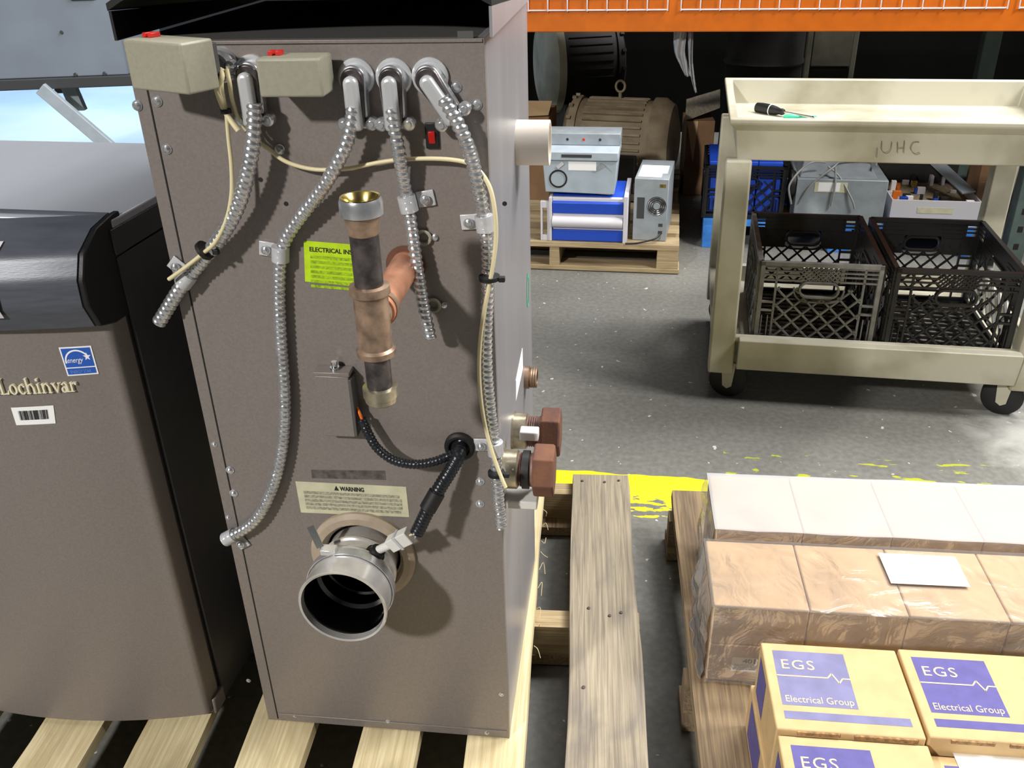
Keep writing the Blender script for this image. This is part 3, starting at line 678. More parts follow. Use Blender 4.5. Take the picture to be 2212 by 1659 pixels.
def side_label(name, pts, m):
    P = [SX(*q) + Vector((.0006, 0, 0)) for q in pts]; P2 = [q - Vector((.0005, 0, 0)) for q in P]
    return MB().add(P + P2, [(0, 1, 2, 3), (4, 5, 6, 7)[::-1], (0, 1, 5, 4), (1, 2, 6, 5), (2, 3, 7, 6), (3, 0, 4, 7)]).build(name, m, bt)
side_label('rating_label', [(1114, 866), (1129, 795), (1128, 752), (1114, 822)], 'paper')
pc = SX(1140, 627)
MB().add([pc + Vector((.0006, .020*math.cos(a), .032*math.sin(a))) for a in [k*math.pi/12 for k in range(24)]] + [pc + Vector((.0006, .014*math.cos(a), .024*math.sin(a))) for a in [k*math.pi/12 for k in range(24)]], [(k, (k+1) % 24, 24 + (k+1) % 24, 24 + k) for k in range(24)]).build('approval_mark', 'green_cap', bt)

# ================================================================== SECOND BOILER (front towards us)
lb = Frame(-0.548, 1.158, 11)
lt = thing('boiler', 'lower boiler with bowed grey-brown front and black side next to the tall one', 'boiler', lb)
LW, LD, LZ0, LZF, LZT = 0.64, 0.46, PZ + .001, 0.905, 1.022
def bow(x):                                   # front outline: x from -LW to 0
    t = (x + LW/2)/(LW/2); return -.056*(1 - t*t)
def front_y(x): return bow(x) - .016
# front panel with rounded returns
vs = []; fs = []; prof = []
for k in range(33):
    x = -LW + .012 + (LW - .024)*k/32; prof.append((x, front_y(x)))
rr = [( -.012 + .012*math.sin(a), front_y(-.012) + .014 - .014*math.cos(a)) for a in [math.pi/2*k/5 for k in range(1, 6)]]
prof += rr + [(0, .020)]
prof = [(-LW, .020)] + [(-LW - q[0], q[1]) for q in rr[::-1]] + prof
n = len(prof)
zt_ = LZF + .01
b = MB(); b.add([(x, y, LZ0 + .012) for x, y in prof] + [(x, y, zt_) for x, y in prof], [(i, i+1, n+i+1, n+i) for i in range(n-1)] + [tuple(range(n))[::-1], tuple(range(n, 2*n))])
fp = b.build('front_panel', 'boiler_paint', lt, ang=25)
MB().box(-LW + .002, -.002, .0205, LD, LZ0, LZT - .008).build('cabinet', 'black_paint', lt, .002)
MB().box(-.0018, .004, .028, LD, LZ0 + .004, LZT - .045).build('side_panel', 'black_paint', lt, .002)
MB().box(-.0018, .004, .028, LD, LZT - .042, LZT - .006).build('side_panel', 'black_paint', lt, .0015)
MB().box(-.026, .006, -.006, .030, LZ0, LZ0 + .035).build('corner_foot', 'boiler_paint', lt, .003)
# rounded control cover
def cover(u, v):
    x = -LW + .004 + (LW - .012)*u; a = math.pi*.5*v
    y0 = front_y(x)*1.0
    t = v; 
    # profile: from bottom front, bulge, to the top edge
    ky = [( .004, .000), (-.030, .010), (-.044, .045), (-.042, .080), (-.026, .112), (.012, .134), (.052, .141)]
    s_ = t*(len(ky) - 1); i = min(int(s_), len(ky) - 2); f_ = s_ - i
    yy = ky[i][0]*(1 - f_) + ky[i+1][0]*f_; zz = ky[i][1]*(1 - f_) + ky[i+1][1]*f_
    return (x, bow(x)*.9 + yy - .006, LZF - .012 + zz)
b = MB(); NU, NV = 32, 24
b.grid(cover, NU, NV); bk0 = len(b.v)
b.grid(lambda u, v: (cover(u, v)[0], .05, cover(u, v)[2]), NU, NV)
fsb = []
for j in range(NV):
    for side in (0, NU):
        a0 = j*(NU+1) + side; a1 = (j+1)*(NU+1) + side
        fsb.append((a0, a1, bk0 + a1, bk0 + a0) if side == 0 else (a0, bk0 + a0, bk0 + a1, a1))
for i in range(NU): fsb.append((i, bk0 + i, bk0 + i + 1, i + 1))
b.f += fsb
cv = b.build('control_cover', 'cover_plastic', lt, ang=50)
ec = MB(); e1 = [cover(1, k/NV) for k in range(NV + 1)]
ec.prism([(-.0075, p[1] + .001, p[2]) for p in e1] + [(-.0075, .060, e1[-1][2]), (-.0075, .060, e1[0][2])], (.009, 0, 0)); ec.build('cover_end', 'black_plastic', cv, .002)
dx = lb.F(8, 540, -.075).x - .078
MB().grid(lambda u, v: (dx - .055 + .105*u, cover((dx - .055 + .105*u + LW)/LW, .28 + .5*v)[1] - .003, cover(.5, .28 + .5*v)[2]), 6, 8).build('display_bezel', 'device_white', cv)
MB().grid(lambda u, v: (dx - .048 + .090*u, cover((dx - .048 + .09*u + LW)/LW, .33 + .4*v)[1] - .005, cover(.5, .33 + .4*v)[2]), 6, 8).build('display', 'rubber', cv)
# silver top cover
ztp = LZT + .006
tl = lb.Z(-260, 385, ztp); tb = lb.Z(60, 305, ztp); tr = lb.Z(285, 262, ztp)
top_poly = [(-LW + .004, .036), (.003, .036), (.006, .42), (tr.x + (0 - tr.x)*.45, .5), (tr.x, tr.y), (tb.x, tb.y), (-LW - .02, tb.y - .09)]
top_poly = [(-LW + .0, .036), (.003, .036), (.003, LD), (-LW, LD)]
MB().prism([(x, y, LZT - .007) for x, y in top_poly], (0, 0, .013)).build('top_cover', 'lid_silver', lt, .003)
# raised lettering, wrapped on the bowed front
def on_front(x0, z0, off=.0015, tilt=0.0):
    def f(a, c):
        x = x0 + a; return Vector((x, front_y(x) - off, z0 + c + tilt*a))
    return f
def px_front(px, py):
    p = lb.F(px, py, -.045)
    for _ in range(6): p = lb.F(px, py, front_y(p.x))
    return p
A0, A1 = px_front(6, 850), px_front(173, 843); hgt = px_front(30, 818).z - px_front(30, 850).z
word_w = A1.x - A0.x
def serif_word():
    """Roman capitals and small letters from thick and thin strokes: (letter polygons, advance)"""
    out = []; x = 0.0; xh = .62
    def rect(a, c, d, e): return [(a, c), (d, c), (d, e), (a, e)]
    def ring(cx, cy, rx, ry, th, tn, a0=0, a1=360, n=28):
        pol = []
        for i in range(n):
            t0, t1 = [math.radians(a0 + (a1 - a0)*(i + k)/n) for k in (0, 1)]
            q = []
            for t, inn in ((t0, 0), (t1, 0), (t1, 1), (t0, 1)):
                w_ = (th*abs(math.cos(t)) + tn*abs(math.sin(t)))*inn; q.append((cx + (rx - w_)*math.cos(t), cy + (ry - w_*.9)*math.sin(t)))
            pol.append(q)
        return pol
    T = .13; t_ = .05
    def stem(a, z0, z1, s0=True, s1=False, left_only=True):
        r_ = [rect(a, z0, a + T, z1)]
        if s0: r_.append(rect(a - .06, z0, a + T + .06, z0 + t_))
        if s1: r_.append([(a - .07, z1 - .09), (a, z1 - .05), (a, z1), (a, z1)])
        return r_
    def arch(a, w_): return ring(a + w_/2, xh - .26, w_/2 + .0, .27, .10, .06, 0, 180) 
    L_ = [rect(.08, 0, .08 + T, 1), rect(0, 0, .58, t_), rect(0, 1 - t_, .30, 1), [(.58, 0), (.62, .26), (.57, .26), (.46, t_)]]; out.append((L_, x)); x += .66
    o_ = ring(.27, xh/2, .27, xh/2 + .015, T, .045); out.append((o_, x)); x += .60
    c_ = ring(.26, xh/2, .26, xh/2 + .015, T, .05, 52, 318) + [rect(.34, xh*.70, .46, xh*.86)]; out.append((c_, x)); x += .50
    h_ = stem(.06, 0, 1, True, True) + arch(.10, .46) + stem(.46, 0, xh - .2); out.append((h_, x)); x += .70
    i_ = stem(.06, 0, xh, True, True) + [rect(.05, .80, .20, .94)]; out.append((i_, x)); x += .31
    n_ = stem(.06, 0, xh, True, True) + arch(.10, .46) + stem(.46, 0, xh - .2); out.append((n_, x)); x += .68
    v_ = [[(.03, xh), (.19, xh), (.35, .10), (.28, 0)], [(.28, 0), (.34, .0), (.54, xh), (.48, xh)], rect(-.02, xh - t_, .25, xh), rect(.40, xh - t_, .60, xh)]; out.append((v_, x)); x += .58
    a_ = ring(.20, .18, .19, .19, .12, .05) + [rect(.33, .04, .33 + T, xh - .14)] + ring(.25, xh - .17, .21, .18, T, .05, 0, 165) + [rect(.33, 0, .54, .06)]; out.append((a_, x)); x += .56
    r_ = stem(.06, 0, xh, True, True) + ring(.30, xh - .20, .14, .20, .08, .07, 30, 150) + [rect(.34, xh - .18, .46, xh - .03)]; out.append((r_, x)); x += .48
    return out, x
wd_, tot = serif_word(); k = word_w/tot; kz = hgt*1.05
mf = on_front(A0.x, A0.z, .004, (A1.z - A0.z)/word_w)
b = MB()
for pol, x0 in wd_:
    for q in pol:
        front = [mf((x0 + a)*k, c*kz) for a, c in q]; nq = len(q)
        area = sum(q[i][0]*q[(i+1) % nq][1] - q[(i+1) % nq][0]*q[i][1] for i in range(nq))
        if area < 0: front = front[::-1]
        b.prism(front, (0, .0035, 0))
b.build('raised_lettering', 'cream_letter', fp)
swp = MB(); q0 = mf(-.022, 0); swp.prism([mf(-.020, hgt*.1), mf(-.006, hgt*.62), mf(-.003, hgt*.58), mf(-.010, hgt*.25), mf(-.002, 0), mf(-.008, 0), mf(-.014, hgt*.2)], (0, .003, 0)).build('raised_emblem', 'cream_letter', fp)
# blue efficiency label
def front_patch(name, corners, m, off, parent, nu=6):
    P = [px_front(*c_) for c_ in corners]
    def g_(u, v):
        q = (P[0]*(1-u) + P[1]*u)*(1-v) + (P[3]*(1-u) + P[2]*u)*v
        return (q.x, front_y(q.x) - off, q.z)
    o = MB().grid(g_, nu, 2); o.f = [f[::-1] for f in o.f]; return o.build(name, m, parent), g_
es, eg = front_patch('efficiency_label', [(127, 750), (197, 746), (214, 807), (147, 812)], 'paper', .0008, fp)
es['label'] = 'square blue and white energy label'
def sub(u0, u1, v0, v1, m, name, off):
    o = MB().grid(lambda u, v: (eg(u0 + (u1-u0)*u, v0 + (v1-v0)*v)[0], front_y(eg(u0 + (u1-u0)*u, v0 + (v1-v0)*v)[0]) - off, eg(u0 + (u1-u0)*u, v0 + (v1-v0)*v)[2]), 5, 2); o.f = [f[::-1] for f in o.f]; return o.build(name, m, es)
sub(.05, .95, .05, .70, 'blue_label', 'label_field', .0012); sub(.05, .95, .74, .95, 'blue_label', 'label_band', .0012)
def eu(u, v, off=.0016):
    q = eg(u, v); return Vector((q[0], q[1] + .0008 - off, q[2]))
lettering('lettering', 'energy', .02, (0, 0, 0), (1, 0, 0), (0, 0, 1), 'paper', es, shear=.35, mapf=lambda a, c: eu(.13 + a*9.2, .54 - c*13))
lettering('lettering', 'ENERGY STAR', .012, (0, 0, 0), (1, 0, 0), (0, 0, 1), 'blue_pale', es, mapf=lambda a, c: eu(.14 + a*8.8, .91 - c*13))
arc = MB(); ang_ = [math.radians(185 - 150*k/20) for k in range(21)]
arc.add([eu(.48 + .40*math.cos(a), .52 - .42*math.sin(a)) for a in ang_] + [eu(.48 + .35*math.cos(a), .52 - .365*math.sin(a)) for a in ang_], [(i, i+1, 22+i, 21+i) for i in range(20)]); arc.build('label_arc', 'paper', es)
star = MB(); star.add([eu(.80, .36)] + [eu(.80 + (.13 if k % 2 == 0 else .05)*math.cos(math.radians(90 + 36*k)), .36 - (.15 if k % 2 == 0 else .06)*math.sin(math.radians(90 + 36*k))) for k in range(10)], [(0, 1 + k, 1 + (k+1) % 10) for k in range(10)]); star.build('label_star', 'paper', es)
bs, bg = front_patch('barcode_label', [(24, 880), (116, 875), (121, 914), (36, 918)], 'paper', .0008, fp)
bars = MB(); u = .15; random.seed(3)
while u < .85:
    w_ = random.choice((.008, .012, .02)); q = [bg(u, .2), bg(u + w_, .2), bg(u + w_, .72), bg(u, .72)]
    bars.quad(*[(a[0], a[1] - .0006, a[2]) for a in q]); u += w_ + random.choice((.008, .012, .018))
bars.build('barcode', 'ink', bs)

# ================================================================== WRAPPED CARTONS AND PRINTED BOXES
px2 = Frame(0.38, 1.0, 7.0)
cw, g_ = .1655, .0018
def carton(x0, x1, y0, y1, z0, z1, m, label, name='carton', cat='box', group=None, rz=0.0):
    cx, cy = (x0 + x1)/2, (y0 + y1)/2; w, d, h = (x1 - x0)/2, (y1 - y0)/2, z1 - z0
    t = thing(name, label, cat, px2, group, (cx, cy, z0), rz)
    MB().box(-w, w, -d, d, 0, h).build('box_body', m, t, .0025)
    return t, w, d, h
ZM, ZTOP = .213, .302
which = ['at the open end of', 'second along', 'third along', 'last along']
rowsdef = [(.196, .381, 'front row', ZTOP), (.402, .590, 'rear row', ZTOP + .012)]
for y0, y1, rn, zt in rowsdef:
    for i in range(4):
        x0 = -.062 + i*cw + (.022 if rn == 'rear row' else 0)
        carton(x0, x0 + cw - g_, y0, y1, PZ + .0005, ZM - .0005, 'cardboard', 'brown carton %s the %s, lower layer under the film' % (which[i], rn), group='wrapped cartons')
        carton(x0, x0 + cw - g_, y0 + .002, y1 - .001, ZM, zt, 'cardboard', 'brown carton %s the %s, upper layer under the film' % (which[i], rn), group='wrapped cartons')
# film over the two rows
def film_shell(name, x0, x1, y0, y1, z1, m, label, amp, seed):
    b = MB()
    def wr(p, k=1.0): return noise.noise(Vector((p[0]*16 + seed, p[1]*16, p[2]*16)))*amp*k + abs(noise.noise(Vector((p[0]*38, p[1]*30 + seed, p[2]*24))))*amp*.8
    def top(u, v):
        p = (x0 + (x1-x0)*u, y0 + (y1-y0)*v, z1); return (p[0], p[1], p[2] + .0012 + abs(noise.noise(Vector((p[0]*7 + seed, p[1]*9, 1))))*.004)
    def fr_(u, v):
        p = (x0 + (x1-x0)*u, y0, PZ + .004 + (z1 + .0015 - PZ - .004)*v); k = min(1, (1-v)*6); return (p[0], p[1] - .001 - abs(wr(p))*k*1.3, p[2] + (abs(noise.noise(Vector((p[0]*7 + seed, y0*9, 1))))*.004 if v == 1 else 0))
    def le(u, v):
        p = (x0, y1 - (y1-y0)*u, PZ + .004 + (z1 + .0015 - PZ - .004)*v); k = min(1, (1-v)*5); return (p[0] - .001 - abs(wr(p))*k*2.2 - .010*k*math.sin(math.pi*u), p[1], p[2])
    b.grid(top, 60, 20); nt_ = len(b.f); b.grid(fr_, 60, 18); b.grid(le, 20, 18)
    o = b.build(name, m, None, ang=180); o.data.materials.append(MATS['film_wrinkled'])
    o.data.polygons.foreach_set('material_index', [0 if i < nt_ else 1 for i in range(len(b.f))])
    o.location = px2.O; o.rotation_euler = (0, 0, -px2.psi); tag(o, label, 'plastic film'); return o
film_shell('stretch_film', -.066, .602, .191, .384, ZTOP, 'stretch_film', 'clear crinkled stretch film over the front row of cartons', .007, 3.0)
film_shell('stretch_film', -.044, .624, .397, .594, ZTOP + .012, 'stretch_film_haze_glare', 'stretch film with haze and painted glare covering the rear row of cartons', .005, 9.0)
def flat_sheet(name, corners, z, label, m='paper', t=.0006, curl=0.0):
    P = [px2.Z(x, y, z) for x, y in corners]; ce = sum(P, Vector())/4
    o = MB().prism([(p.x - ce.x, p.y - ce.y, 0) for p in P], (0, 0, t)).build(name, m); o.location = px2.world((ce.x, ce.y, z)); o.rotation_euler = (0, 0, -px2.psi)
    return tag(o, label, 'paper')
flat_sheet('paper_sheet', [(1925, 1260), (2096, 1268), (2063, 1203), (1897, 1195)], ZTOP + .0056, 'blank white sheet of paper lying on the film-wrapped cartons')
# shipping label on the low carton at the open end
sl = MB().quad((-.0, 0, 0), (.052, 0, 0), (.052, 0, .034), (0, 0, .034))
def printed_box(x0, y1, zt, h, label, faded):
    w2, d2 = .1055, .0875
    t, w, d, h = carton(x0, x0 + 2*w2, y1 - 2*d2, y1, zt - h, zt, 'cardboard_yellow', label, 'printed_box', group='purple printed boxes')
    zz = h + .0003; pm = 'print_blue_faded' if faded else 'print_blue'
    U = lambda a, c, dz=0.0: Vector((-w + 2*w*a, d - 2*d*c, zz + dz))
    MB().quad(U(.075, .735), U(.60, .735), U(.60, .095), U(.075, .095)).build('printed_panel', pm, t)
    MB().quad(U(.075, .885), U(.935, .885), U(.935, .80), U(.075, .80)).build('printed_band', pm, t)
    lettering('lettering', 'EGS', .028, U(.115, .315, .0003), (1, 0, 0), (0, 1, 0), 'print_buff', t, width=.050, spacing=1.15)
    lettering('lettering', 'Electrical Group', .0185, U(.10, .70, .0003), (1, 0, 0), (0, 1, 0), 'print_buff', t, width=.100)
    z = MB(); pts = [(.075, .40), (.44, .40), (.475, .345), (.515, .455), (.545, .40), (.60, .40)]
    for a, c in zip(pts, pts[1:]): z.bar(U(*a, .0003), U(*c, .0003), .0022, .0004, (0, 0, 1))
    z.build('printed_pulse_line', 'print_buff', t)
    ed = MB(); random.seed(int(x0*1000) & 255)
    ed.box(-w + .03, -w*.15, -d - .003, -d, h - .007, h - .001); ed.box(w*.05, w - .012, -d - .003, -d, h - .008, h - .0015); ed.build('flap_edge', 'cardboard_edge', t)
    sd = MB(); sd.quad((-w - .0004, d*.1, h*.05), (-w - .0004, d*.8, h*.05), (-w - .0004, d*.8, h*.85), (-w - .0004, d*.1, h*.85)); sd.f = [f[::-1] for f in sd.f]; sd.build('printed_side', 'print_blue', t)
    return t
ZE = .322; E0 = px2.Z(1643, 1387, ZE)
printed_box(E0.x, E0.y, ZE, .098, 'printed box with faded purple panel, upper box touching the film end', True)
printed_box(E0.x + .216, E0.y + .004, ZE, .098, 'printed box with deep purple panel and a gap beside the faded one', False)
printed_box(E0.x + .002, E0.y - .179, ZE - .008, .090, 'printed box lying in front of the faded-panel box', False)
printed_box(E0.x + .219, E0.y - .177, ZE - .030, .068, 'printed box mostly hidden under the loose paper', False)
for i, (dx_, dy_) in enumerate(((-.006, .002), (.213, .0), (-.008, -.180), (.212, -.178))):
    t, w, d, h = carton(E0.x + dx_, E0.x + dx_ + .211, E0.y + dy_ - .175, E0.y + dy_, PZ + .0005, ZE - .0985, 'cardboard_yellow', 'buff box in the lower layer, ' + ('under the faded-panel box', 'under the deep purple box', 'under the box in front', 'under the paper-covered box')[i], 'printed_box', group='purple printed boxes below')
    sd = MB(); sd.quad((-w - .0004, -d*.5, h*.1), (-w - .0004, d*.7, h*.1), (-w - .0004, d*.7, h*.9), (-w - .0004, -d*.5, h*.9)); sd.f = [f[::-1] for f in sd.f]; sd.build('printed_side', 'print_blue', t)
flat_sheet('paper_sheet', [(2090, 1700), (2330, 1690), (2260, 1578), (2052, 1613)], ZE - .0295, 'loose white paper sheet lying on the printed boxes')
lblt = [o for o in COL.objects if o.get('label') == 'brown carton at the open end of the front row, lower layer under the film'][0]
lm = MB(); lm.quad((-.040, -.0932, .026), (.006, -.0932, .026), (.006, -.0932, .060), (-.040, -.0932, .060)); sl_ = lm.build('shipping_label', 'paper', lblt)
lettering('lettering', '401', .015, (-.020, -.0936, .047), (1, 0, 0), (0, 0, 1), 'ink', sl_, width=.022, bold=.0005)
bb = MB(); u = -.034
while u < .000: bb.quad((u, -.0936, .030), (u + .0012, -.0936, .030), (u + .0012, -.0936, .044), (u, -.0936, .044)); u += .0024
bb.build('barcode', 'ink_faint', sl_)

# ================================================================== CART
ca = Frame(0.676, 2.477, 11.2)
ct = thing('utility_cart', 'beige plastic two-shelf utility cart holding black crates', 'cart', ca)
CX0, CX1, CY0, CY1 = -.068, .868, -.030, .60
def tub(z0, z1, zf, name, lipw=.022, x0=CX0, x1=CX1, y0=CY0, y1=CY1, fl_=.0):
    b = MB(); t = .010
    def ring(ix, z): return [(x0 + ix, y0 + ix, z), (x1 - ix, y0 + ix, z), (x1 - ix, y1 - ix, z), (x0 + ix, y1 - ix, z)]
    rings = [ring(.030, z0), ring(.020, z1 - .035), ring(.0, z1 - .014), ring(0, z1), ring(lipw, z1), ring(lipw + .012, zf), ]
    vs = [p for r_ in rings for p in r_]; fs = []
    for i in range(len(rings) - 1):
        for k in range(4): fs.append((i*4 + k, i*4 + (k+1) % 4, (i+1)*4 + (k+1) % 4, (i+1)*4 + k))
    n_ = (len(rings) - 1)*4; fs.append((n_, n_+1, n_+2, n_+3)); fs.append((3, 2, 1, 0))
    b.add(vs, fs); return b.build(name, 'cart_plastic', ct, .004, seg=3)
top_tray = tub(.748, .866, .788, 'top_tray')
low_tray = tub(.122, .226, .168, 'lower_tray')
for (xa, xb) in ((CX0, CX0 + .075), (CX1 - .075, CX1)):
    for (ya, yb, f_) in ((CY0 - .004, CY0 + .06, 1), (CY1 - .06, CY1 + .004, 0)):
        o_ = .012 if xa < 0 else -.012
        b = MB(); b.hexa([(xa, ya, .10), (xb, ya, .10), (xb, yb, .10), (xa, yb, .10), (xa - o_*.4 + .004, ya + .012, .752), (xb - o_*.4, ya + .012, .752), (xb - o_*.4, yb - .004, .752), (xa - o_*.4 + .004, yb - .004, .752)])
        b.build('corner_post', 'cart_plastic', ct, .006, seg=3)
MB().prism([(.015, CY0 - .016, .123), (.80, CY0 - .016, .123), (.80, CY0 - .026, .218), (.80, CY0 - .030, .232), (.015, CY0 - .030, .232), (.015, CY0 - .026, .218)][:2] + [(.80, CY0 - .030, .226), (.015, CY0 - .030, .226)], (0, .032, 0)).build('shelf_lip', 'cart_plastic', ct, .003)
fk0 = None
for i, (x, y) in enumerate(((.0, .022), (.80, .022), (.0, .55), (.80, .55))):
    if i == 0:
        w0 = MB().lathe((-.018, 0, .058), (1, 0, 0), [(0, .010), (0, .052), (.004, .058), (.032, .058), (.036, .052), (.036, .010)], 32).build('caster_wheel', 'rubber', ct)
        h0 = MB().lathe((-.020, 0, .058), (1, 0, 0), [(0, .016), (.04, .016)], 20).build('wheel_hub', 'cart_grime', w0)
        f0 = MB().prism([(-.030, -.022, .125), (-.030, .022, .125), (-.030, .014, .045), (-.030, .0, .036), (-.030, -.014, .045)], (.007, 0, 0)).prism([(.024, -.022, .125), (.024, .022, .125), (.024, .014, .045), (.024, .0, .036), (.024, -.014, .045)], (.007, 0, 0)).build('caster_fork', 'cart_plastic', ct)
        w, f_ = w0, f0
    else:
        w = link_copy(w0, ct); h = link_copy(h0, w); f_ = link_copy(f0, ct)
    w.location = (x, y, 0); f_.location = (x, y, 0); w.rotation_euler = f_.rotation_euler = (0, 0, math.radians((80, 70, 60, 100)[i]))
# pencilled letters on the apron
def apron(px, py): p = ca.F(px, py, CY0 + .017); return p
pen = MB()
def stroke(pts, w=.0016):
    P = resample(catmull([apron(*q) for q in pts], 6), .004)
    for a, c in zip(P, P[1:]): pen.bar(a, c, w, .0006, (0, 1, 0))
stroke([(1904, 304), (1903, 322), (1912, 329), (1922, 322), (1926, 303)]); stroke([(1938, 306), (1937, 331)]); stroke([(1953, 303), (1950, 331)]); stroke([(1937, 319), (1952, 318)]); stroke([(1985, 306), (1972, 307), (1966, 320), (1975, 331), (1989, 328)]); stroke([(1894, 318), (1891, 338)])
pen.build('pencil_lettering', 'pencil', top_tray)
# screwdriver on the tray
def on_tray(px, py, z=.800): return ca.Z(px, py, z)
h0_, h1_, tip = on_tray(1634, 233), on_tray(1706, 246), on_tray(1790, 262)
sdv = thing('screwdriver', 'screwdriver with thick black handle lying in the top tray', 'screwdriver', ca, None, (h0_.x, h0_.y, .802))
dd = Vector((h1_.x - h0_.x, h1_.y - h0_.y, 0)); LH = .105; dd.normalize()
hd = MB().lathe((0, 0, 0), dd, [(0, .010), (.003, .015), (.020, .0165), (.050, .0165), (.075, .013), (.090, .009), (.098, .010), (.104, .008)], 20).build('handle', 'black_plastic', sdv)
MB().lathe(dd*.055, dd, [(0, .0166), (0, .0172), (.002, .0172), (.002, .016)], 20).build('handle_ring', 'paper', hd)
MB().lathe(dd*.104, dd, [(0, .0032), (.10, .0032), (.108, .0045), (.115, .001)], 10).build('blade', 'chrome', sdv)
gp = on_tray(1690, 256, .792)
o = MB().lathe((0, 0, 0), (1, .1, 0), [(0, .001), (.008, .007), (.03, .008), (.045, .004), (.10, .003)], 12).build('marker_cap', 'green_cap'); o.location = ca.world((gp.x, gp.y, .797)); o.rotation_euler = (0, 0, -ca.psi); tag(o, 'small green and white marker beside the screwdriver', 'marker')

# ---- milk crates
def lattice_panel(w, h, m, name, parent, M, solid_top=False, t=.008):
    """one crate wall: local a across, c up, placed by M(a, c, out)"""
    b = MB(); bw = .0058
    def bar(a0, c0, a1, c1, w_=bw, tt=t):
        P0, P1 = M(a0, c0, 0), M(a1, c1, 0); nrm = (M(0, 0, 1) - M(0, 0, 0)).normalized(); b.bar(P0, P1, w_, tt, nrm)
    hx0, hx1, hz0, hz1 = w*.34, w*.66, h*.63, h*.79; r = (hz1 - hz0)/2; hc = (hz0 + hz1)/2
    def inside(a, c, g=.004):
        if hx0 + r <= a <= hx1 - r: return hz0 - g < c < hz1 + g
        cx = hx0 + r if a < hx0 + r else hx1 - r
        return (a - cx)**2 + (c - hc)**2 < (r + g)**2
    bar(0, h - .006, w, h - .006, .012, .014); bar(0, .010, w, .010, .018, .010)
    for a in (.006, w - .006): bar(a, 0, a, h, .012, .014)
    for a in (w*.14, w*.86): bar(a, .015, a, h - .01, .006)
    for c_ in (h*.945, h*.90, h*.855, h*.80):
        bar(0, c_, w*.335, c_, .004); bar(w*.665, c_, w, c_, .004)
        if solid_top: continue
    for c_ in (h*.555, h*.46):
        bar(0, c_, w*.14, c_, .006); bar(w*.86, c_, w, c_, .006)
    for a in (w*.05, w*.10, w*.90, w*.95): bar(a, h*.16, a, h*.40, .003)
    bar(w*.02, h*.14, w*.98, h*.14, .005)
    def seg(a0, c0, a1, c1, reg, w_):
        n_ = 40; run = []
        for i in range(n_ + 1):
            a, c_ = a0 + (a1 - a0)*i/n_, c0 + (c1 - c0)*i/n_
            ok = reg[0] <= a <= reg[1] and reg[2] <= c_ <= reg[3] and not inside(a, c_)
            if ok: run.append((a, c_))
            if (not ok or i == n_) and len(run) > 1: bar(*run[0], *run[-1], w_); run = []
            elif not ok: run = []
    reg = (w*.14, w*.86, h*.14, h*.72); st_ = w*.150
    for k in range(-8, 16):
        a = w*.14 + k*st_
        seg(a, h*.14, a + h*.58, h*.72, reg, .005); seg(a, h*.72, a + h*.58, h*.14, reg, .005)
    reg2 = (w*.335, w*.665, h*.80, h*.95)
    if solid_top:
        bar(w*.12, h*.89, w*.88, h*.89, h*.17, .005); bar(w*.02, h*.70, w*.33, h*.70, h*.22, .005); bar(w*.67, h*.70, w*.98, h*.70, h*.22, .005)
    else:
        for k in range(-6, 14):
            a = w*.335 + k*w*.04; seg(a, h*.80, a + h*.15, h*.95, reg2, .003); seg(a, h*.95, a + h*.15, h*.80, reg2, .003)
    ringp = []
    for k in range(13): ringp.append((hx1 - r + r*math.cos(-math.pi/2 + math.pi*k/12), hc + r*math.sin(-math.pi/2 + math.pi*k/12)))
    for k in range(13): ringp.append((hx0 + r + r*math.cos(math.pi/2 + math.pi*k/12), hc + r*math.sin(math.pi/2 + math.pi*k/12)))
    for (a, c_), (a2, c2) in zip(ringp, ringp[1:] + ringp[:1]): bar(a, c_, a2, c2, .006, .016)
    low = [(hx0 + r + (r*1.7)*math.cos(math.pi + math.pi*.5*k/6), hc + r*1.7*math.sin(math.pi + math.pi*.5*k/6)) for k in range(7)] + [(hx1 - r + (r*1.7)*math.cos(1.5*math.pi + math.pi*.5*k/6), hc + r*1.7*math.sin(1.5*math.pi + math.pi*.5*k/6)) for k in range(7)]
    for (a, c_), (a2, c2) in zip(low, low[1:]): bar(a, c_, a2, c2, .0045)
    return b.build(name, m, parent)
def crate(x0, y0, z0, w, d, h, fr, label, frontm, group=None, rz=0.0):
    t = thing('milk_crate', label, 'crate', fr, group, (x0, y0, z0), rz)
    lattice_panel(w, h, frontm, 'front_wall', t, lambda a, c, o_: Vector((a, -o_, c)))
    lattice_panel(w, h, 'crate_plastic', 'back_wall', t, lambda a, c, o_: Vector((a, d + o_, c)), True)
    lattice_panel(d, h, frontm, 'side_wall', t, lambda a, c, o_: Vector((-o_, a, c)))
    lattice_panel(d, h, 'crate_plastic', 'side_wall', t, lambda a, c, o_: Vector((w + o_, a, c)), True)
    b = MB()
    for k in range(14): b.box(.006, w - .006, .01 + (d - .03)*k/13, .018 + (d - .03)*k/13, .004, .010)
    for k in range(9): b.box(.006 + (w - .02)*k/8, .014 + (w - .02)*k/8, .01, d - .01, .003, .009)
    b.build('crate_floor', 'crate_plastic', t)
    return t
ZC = .170
crate(.060, .008, ZC, .340, .46, .285, ca, 'black milk crate with lit walls painted grey on the lower shelf by the corner post', 'crate_plastic_lit')
crate(.432, -.004, ZC, .340, .46, .285, ca, 'all-black milk crate on the lower shelf beside the grey-walled one', 'crate_plastic')

